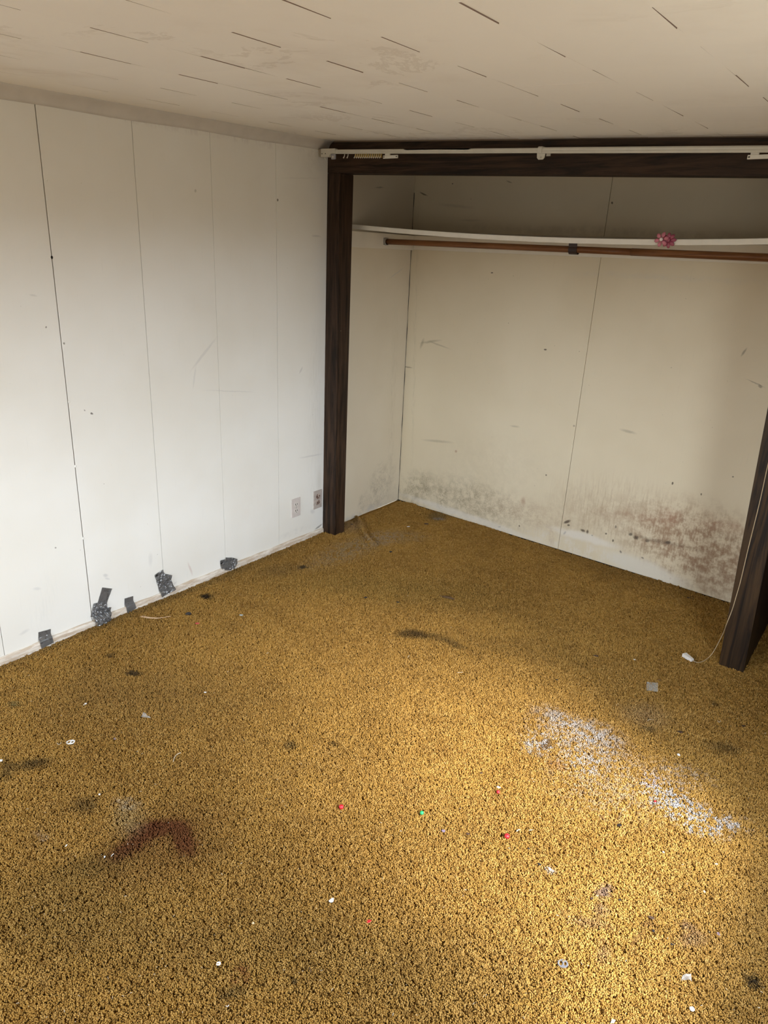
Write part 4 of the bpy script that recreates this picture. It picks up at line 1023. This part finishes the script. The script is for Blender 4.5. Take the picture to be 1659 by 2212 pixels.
flake(215, 1717, 5, 3, 20, M['white'], 'white crumb above the grey patch', 'crumb', 'paper_crumb', h=0.002)
flake(443, 1495, 6, 3, 0, M['white'], 'tiny white fleck in the upper left carpet', 'crumb', 'paper_crumb')
flake(521, 1329, 9, 4, 0, M['paleblue'], 'pale blue scrap right of the black pebble', 'scrap', 'plastic_chip')
flake(547, 1996, 6, 4, 60, M['cream'], 'small cream chip above the white oval chip', 'crumb', 'crumb', h=0.002)
flake(1433, 1841, 5, 4, 0, M['paleblue'], 'pale blue fleck on the bright carpet', 'crumb', 'crumb')
flake(1371, 1425, 9, 3, 10, M['white'], 'small white sliver left of the cord tassel', 'scrap', 'paper_chip')
flake(882, 1138, 8, 2.5, 0, M['white'], 'small white shred on the closet carpet behind the post', 'scrap', 'paper_chip')
# black and brown crumbs
flake(407, 1327, 13, 8, -5, M['black'], 'black pebble between the splinter and the dark spot', 'pebble', 'pebble', h=0.006)
flake(1338, 1783, 11, 5, 3, M['black'], 'black seed-like crumb on bright carpet left of the powder', 'crumb', 'seed', h=0.0035)
flake(1165, 1868, 8, 4, 40, M['black'], 'black oblong crumb above the pale smear', 'crumb', 'crumb', h=0.003)
flake(1411, 2012, 6, 5, 0, M['black'], 'round black crumb below the brown smear', 'crumb', 'crumb', h=0.003)
flake(1142, 1834, 6, 3, -10, M['black'], 'tiny black crumb right below the larger red bead', 'crumb', 'crumb', h=0.003)
flake(1278, 1943, 7, 4, 0, M['brown'], 'dark brown crumb beside the lilac stain', 'crumb', 'crumb', h=0.003)
flake(1338, 1946, 6, 4, 0, M['black'], 'black crumb right of the lilac stain', 'crumb', 'crumb', h=0.003)
flake(1407, 1983, 14, 6, 15, M['brown'], 'dark brown flake above the round black crumb', 'crumb', 'crumb', h=0.002)
flake(1451, 2041, 5, 4, 0, M['black'], 'black crumb lower right of the brown smear', 'crumb', 'crumb', h=0.003)
flake(790, 1291, 9, 3.5, 0, M['black'], 'flat black crumb left of the curled brown leaf', 'crumb', 'crumb', h=0.003)
flake(859, 1301.5, 7, 2.6, 8, M['black'], 'smaller black crumb nearer the curled brown leaf', 'crumb', 'crumb', h=0.003)
flake(844, 1192, 8, 5, -20, M['black'], 'black crumb on the carpet beside the dusty patch', 'crumb', 'crumb', h=0.004)
flake(921, 1132.5, 11, 4, 5, M['brown'], 'dark brown crumb inside the closet near the rear corner', 'crumb', 'crumb', h=0.004)
flake(760, 1136, 5, 2.5, 0, M['black'], 'tiny black crumb right behind the left post', 'crumb', 'crumb', h=0.003)
flake(1287, 1417, 12, 6, 0, M['brown'], 'dark brown crumb in the middle of the shaded closet carpet', 'crumb', 'crumb', h=0.003)
flake(1469, 1581, 12, 6, 8, M['brown'], 'oval dark brown disc lying in the shaded carpet', 'disc', 'disc', h=0.002, n=16)
flake(1475, 1565, 6, 3, 0, M['brown'], 'tiny brown crumb above the oval dark disc', 'crumb', 'crumb')
flake(1606, 1568, 9, 4, 0, M['brown'], 'dark crumb near the right edge of the carpet', 'crumb', 'crumb')
flake(1425, 1469, 8, 4, 0, M['brown'], 'dark crumb above the clear square of film', 'crumb', 'crumb')
flake(1203, 1469, 6, 3, 20, M['black'], 'black crumb on the edge of the shaded carpet', 'crumb', 'crumb')
flake(1190, 1650.5, 7, 3, 10, M['brown'], 'brown crumb below the soot spot in the powder', 'crumb', 'crumb')
flake(1040, 1669, 6, 4, 10, M['brown'], 'brown crumb above the small red bead', 'crumb', 'crumb', h=0.003)
flake(1011, 1800, 9, 4, 5, M['brown'], 'brown crumb between green bead and larger red bead', 'crumb', 'crumb', h=0.003)
flake(958, 1794, 9, 6, 0, M['lilac'], 'small lilac shred below the green bead', 'scrap', 'plastic_shred')
flake(249, 1596, 7, 5, 0, M['lilac'], 'small lilac shred right of the white oval tab', 'scrap', 'plastic_shred')
flake(1552, 2019, 8, 7, 0, M['lilac'], 'small lilac shred at the right edge of the bright carpet', 'scrap', 'plastic_shred')
stick(1585, 1808, 17, 0.0009, 75, M['brown'], 'thin dark sliver standing out below the white powder', 'splinter', 'splinter', 0.03)
stick(670, 2096, 12, 0.0010, 70, M['brown'], 'thin dark sliver at the bottom centre', 'splinter', 'splinter', 0.05)
# clear film, leaf, splinter, husks, fibres
def poly(px_pts, mat, label, cat, name, h=0.0008, wob=0.0015):
    ps = [F(*q) for q in px_pts]; c = sum(ps)/len(ps); bm = bmesh.new()
    prism(bm, [(p[0]-c[0], p[1]-c[1]) for p in ps], h)
    bmesh.ops.triangulate(bm, faces=[f for f in bm.faces if len(f.verts) > 4])
    bmesh.ops.subdivide_edges(bm, edges=bm.edges[:], cuts=2, use_grid_fill=True)
    for v in bm.verts: v.co.z += wob*(noise.noise(v.co*90+Vector((px_pts[0][0], 0, 0)))+.5)
    o = mkobj(name, bm, mat); o.location = (c[0], c[1], carpet_h(c[0], c[1])+0.0004); return tag(o, label, cat)
poly([(310, 1540), (305, 1550), (326, 1553), (316, 1544)], M['clear'], 'clear triangular shred of film in the left carpet', 'film', 'plastic_film', wob=0.004)
poly([(1475, 2107), (1492, 2107), (1494, 2122), (1483, 2119), (1470, 2121)], M['clear'], 'crinkled clear film scrap near the bottom right', 'film', 'plastic_film', wob=0.006)
poly([(1180, 1873), (1192, 1880), (1200, 1884), (1186, 1883)], M['clear'], 'clear film shred right of the black oblong crumb', 'film', 'plastic_film', wob=0.004)
poly([(1322, 2203), (1330, 2205), (1326, 2212), (1318, 2212)], M['clear'], 'clear shred at the bottom edge of the frame', 'film', 'plastic_film')
poly([(1397, 1474), (1421, 1476), (1421, 1495), (1396, 1492)], M['clear_dim'], 'clear square of film lying in the shade', 'film', 'plastic_film', wob=0.0008)
# curled brown leaf
lf = thing('curled_leaf', 'curled dry brown leaf lying on the shaded carpet', 'leaf', tuple(base_at(968, 1292)))
c, th = frame(968, 1292, 13); lf.rotation_euler = (0, 0, th)
bm = bmesh.new(); Lf = S(968, 1292, 31); R = []
for i, t in enumerate(np.linspace(-.5, .5, 11)):
    w = 0.0085*(1-(2*abs(t))**2.2)+0.0018; R.append([bm.verts.new((t*Lf, math.cos(a)*w*0.9, 0.003+math.sin(a)*w*0.55+w*0.3)) for a in np.linspace(-0.3, math.pi+1.2, 9)])
for a, b in zip(R, R[1:]):
    for j in range(8): bm.faces.new((a[j], a[j+1], b[j+1], b[j]))
bmesh.ops.solidify(bm, geom=bm.faces[:], thickness=0.0006); mkobj('blade', bm, M['twig'], lf)
bm = bmesh.new(); tube(bm, [(-Lf*.5, 0, 0.004), (-Lf*.62, 0.002, 0.005), (-Lf*.70, 0.005, 0.0035)], [0.0014, 0.001, 0.0006], 6); mkobj('stem', bm, M['twig'], lf, True)
# pale splinter
bm = bmesh.new(); pa = [F(*q) for q in ((305, 1332.5), (322, 1335.5), (340, 1336.5), (368, 1332.5))]; c = pa[1]
R = []
for i, p in enumerate(pa):
    w = (0.0045, 0.0040, 0.0036, 0.0012)[i]
    R.append([bm.verts.new((p[0]-c[0]+a, p[1]-c[1]+b*w*1.6, 0.001+zq)) for a, b, zq in ((0, -1, 0), (0.002, 1, 0), (0.002, 1, 0.002), (0, -1, 0.0024))])
for a, b in zip(R, R[1:]):
    for j in range(4): bm.faces.new((a[j], a[(j+1) % 4], b[(j+1) % 4], b[j]))
bm.faces.new(R[0][::-1]); bm.faces.new(R[-1])
o = mkobj('wood_splinter', bm, M['tan']); o.location = (c[0], c[1], 0.001); tag(o, 'long pale wood splinter below the small square tape', 'splinter')
stick(1120, 1794, 11, 0.0020, -25, M['cream'], 'plump pale husk right above the larger red bead', 'husk', 'seed_husk', 0.15, .3)
stick(1148, 1793, 12, 0.0010, -3, M['cream'], 'thin pale husk right of the plump one', 'husk', 'seed_husk', 0.05, .5)
def fibre(pts, mat, label, r=0.0006, name='fibre'):
    P = smooth_path([F(a, b, 0.0025) for a, b in pts], 5); c = np.array(P[0]); c[2] = 0; bm = bmesh.new(); tube(bm, [p-c for p in P], r, 6)
    o = mkobj(name, bm, mat, None, True); o.location = c; return tag(o, label, 'fibre')
fibre([(374, 1646), (377, 1636), (383, 1629), (391, 1626)], M['fibre'], 'curved pale straw fibre in the left carpet', 0.0011)
fibre([(123, 1605), (126, 1608), (130, 1607), (132, 1604)], M['fibre'], 'tiny curled fibre left of the white oval tab', 0.0008)
fibre([(1550, 1556), (1553, 1560), (1557, 1557)], M['fibre'], 'tiny pale curl in the shaded right carpet', 0.0009)
fibre([(240, 1850), (243, 1846), (246, 1844)], M['white'], 'short white thread on the left end of the red stain', 0.0009)
fibre([(488, 2172), (491, 2175), (494, 2171)], M['white'], 'small white forked thread at the bottom left', 0.0009)
fibre([(1399, 1557), (1403, 1554), (1412, 1554)], M['fibre'], 'pale hair above the dark oval disc', 0.0007)
fibre([(881, 1420), (884, 1415)], M['fibre'], 'short pale straw below the long dark stain', 0.0009)
fibre([(988, 1453), (1000, 1452)], M['fibre'], 'short level straw at the middle of the carpet', 0.0007)
fibre([(576, 1412), (580, 1409)], M['fibre'], 'tiny pale straw on the left of the bright carpet', 0.0008)
fibre([(1497, 1287.5), (1484, 1291), (1500, 1292)], M['black'], 'bent black hair at the foot of the mouldy wall', 0.0011)

# small metal can tabs
def ring_tab(px, py, ang, L_px, w_px, mat, label, two=True):
    t = thing('pull_tab', label, 'pull tab', tuple(base_at(px, py))); c, th = frame(px, py, ang); t.rotation_euler = (0.0, 0, th)
    L_, w = S(px, py, L_px)/2, S(px, py, w_px)*0.9
    bm = bmesh.new(); n = 28; out = [bm.verts.new((L_*math.cos(a)*(1-.06*(math.cos(a) > 0.6)), w*math.sin(a), 0)) for a in np.linspace(0, 2*math.pi, n, endpoint=False)]
    holes = []
    for sgn, hr in ((-1, .30), (1, .24)):
        holes.append([bm.verts.new((sgn*L_*.40+L_*hr*math.cos(a), w*.60*math.sin(a)*(1 if sgn < 0 else .8), 0)) for a in np.linspace(0, 2*math.pi, 14, endpoint=False)])
    es = []
    for lp in [out]+holes:
        for i in range(len(lp)): es.append(bm.edges.new((lp[i], lp[(i+1) % len(lp)])))
    bmesh.ops.triangle_fill(bm, edges=es, use_beauty=True)
    for h in holes:
        hv = set(h)
        for f in [f for f in bm.faces if all(v in hv for v in f.verts)]: bm.faces.remove(f)
    bmesh.ops.solidify(bm, geom=bm.faces[:], thickness=0.0016)
    zmin = min(v.co.z for v in bm.verts)
    for v in bm.verts: v.co.z += 0.0018-zmin+0.001*math.sin(v.co.x/L_*2)
    mkobj('loop', bm, mat, t)
    for sgn in (-1, 1):
        bm = bmesh.new(); tube(bm, [(sgn*L_*.85, 0, 0.001), (sgn*L_*.85, 0, 0.0042)], 0.0018, 10); mkobj('rim_bead', bm, mat, t)
    return t
ring_tab(153, 1604, 2, 19, 8, M['white'], 'white oval tab with two holes in the left carpet')
ring_tab(1216, 2083, 15, 23, 11, flat('brushed_tin', (0.36, 0.36, 0.40), 0.3, metal=0.5), 'silvery oval tab with two holes at the bottom right')

# pale lint and straw ends caught in the pile, too many to count
rl = random.Random(21); bm = bmesh.new(); nl = 0
while nl < 420:
    px, py = rl.uniform(0, W), 1130+(H-1130)*rl.random()**0.8
    p = F(px, py)
    if not (0.03 < p[0] < 2.9 and p[1] < back_y(p[0])-0.03) or (p[1] > -0.02 and (p[0] < 0.15 or p[0] > 2.25)): continue
    z = float(carpet_h(p[0], p[1]))+0.0004; a = rl.uniform(0, 6.28); L_ = rl.choice((0.0012, 0.0018, 0.003, 0.006)); r_ = rl.uniform(0.0004, 0.0008)
    tube(bm, [(p[0]+math.cos(a)*L_*t, p[1]+math.sin(a)*L_*t, z+0.0006*math.sin(3*t)) for t in (0, 0.5, 1)], r_, 4); nl += 1
tag(mkobj('lint', bm, M['fibre'], fl), kind='stuff')
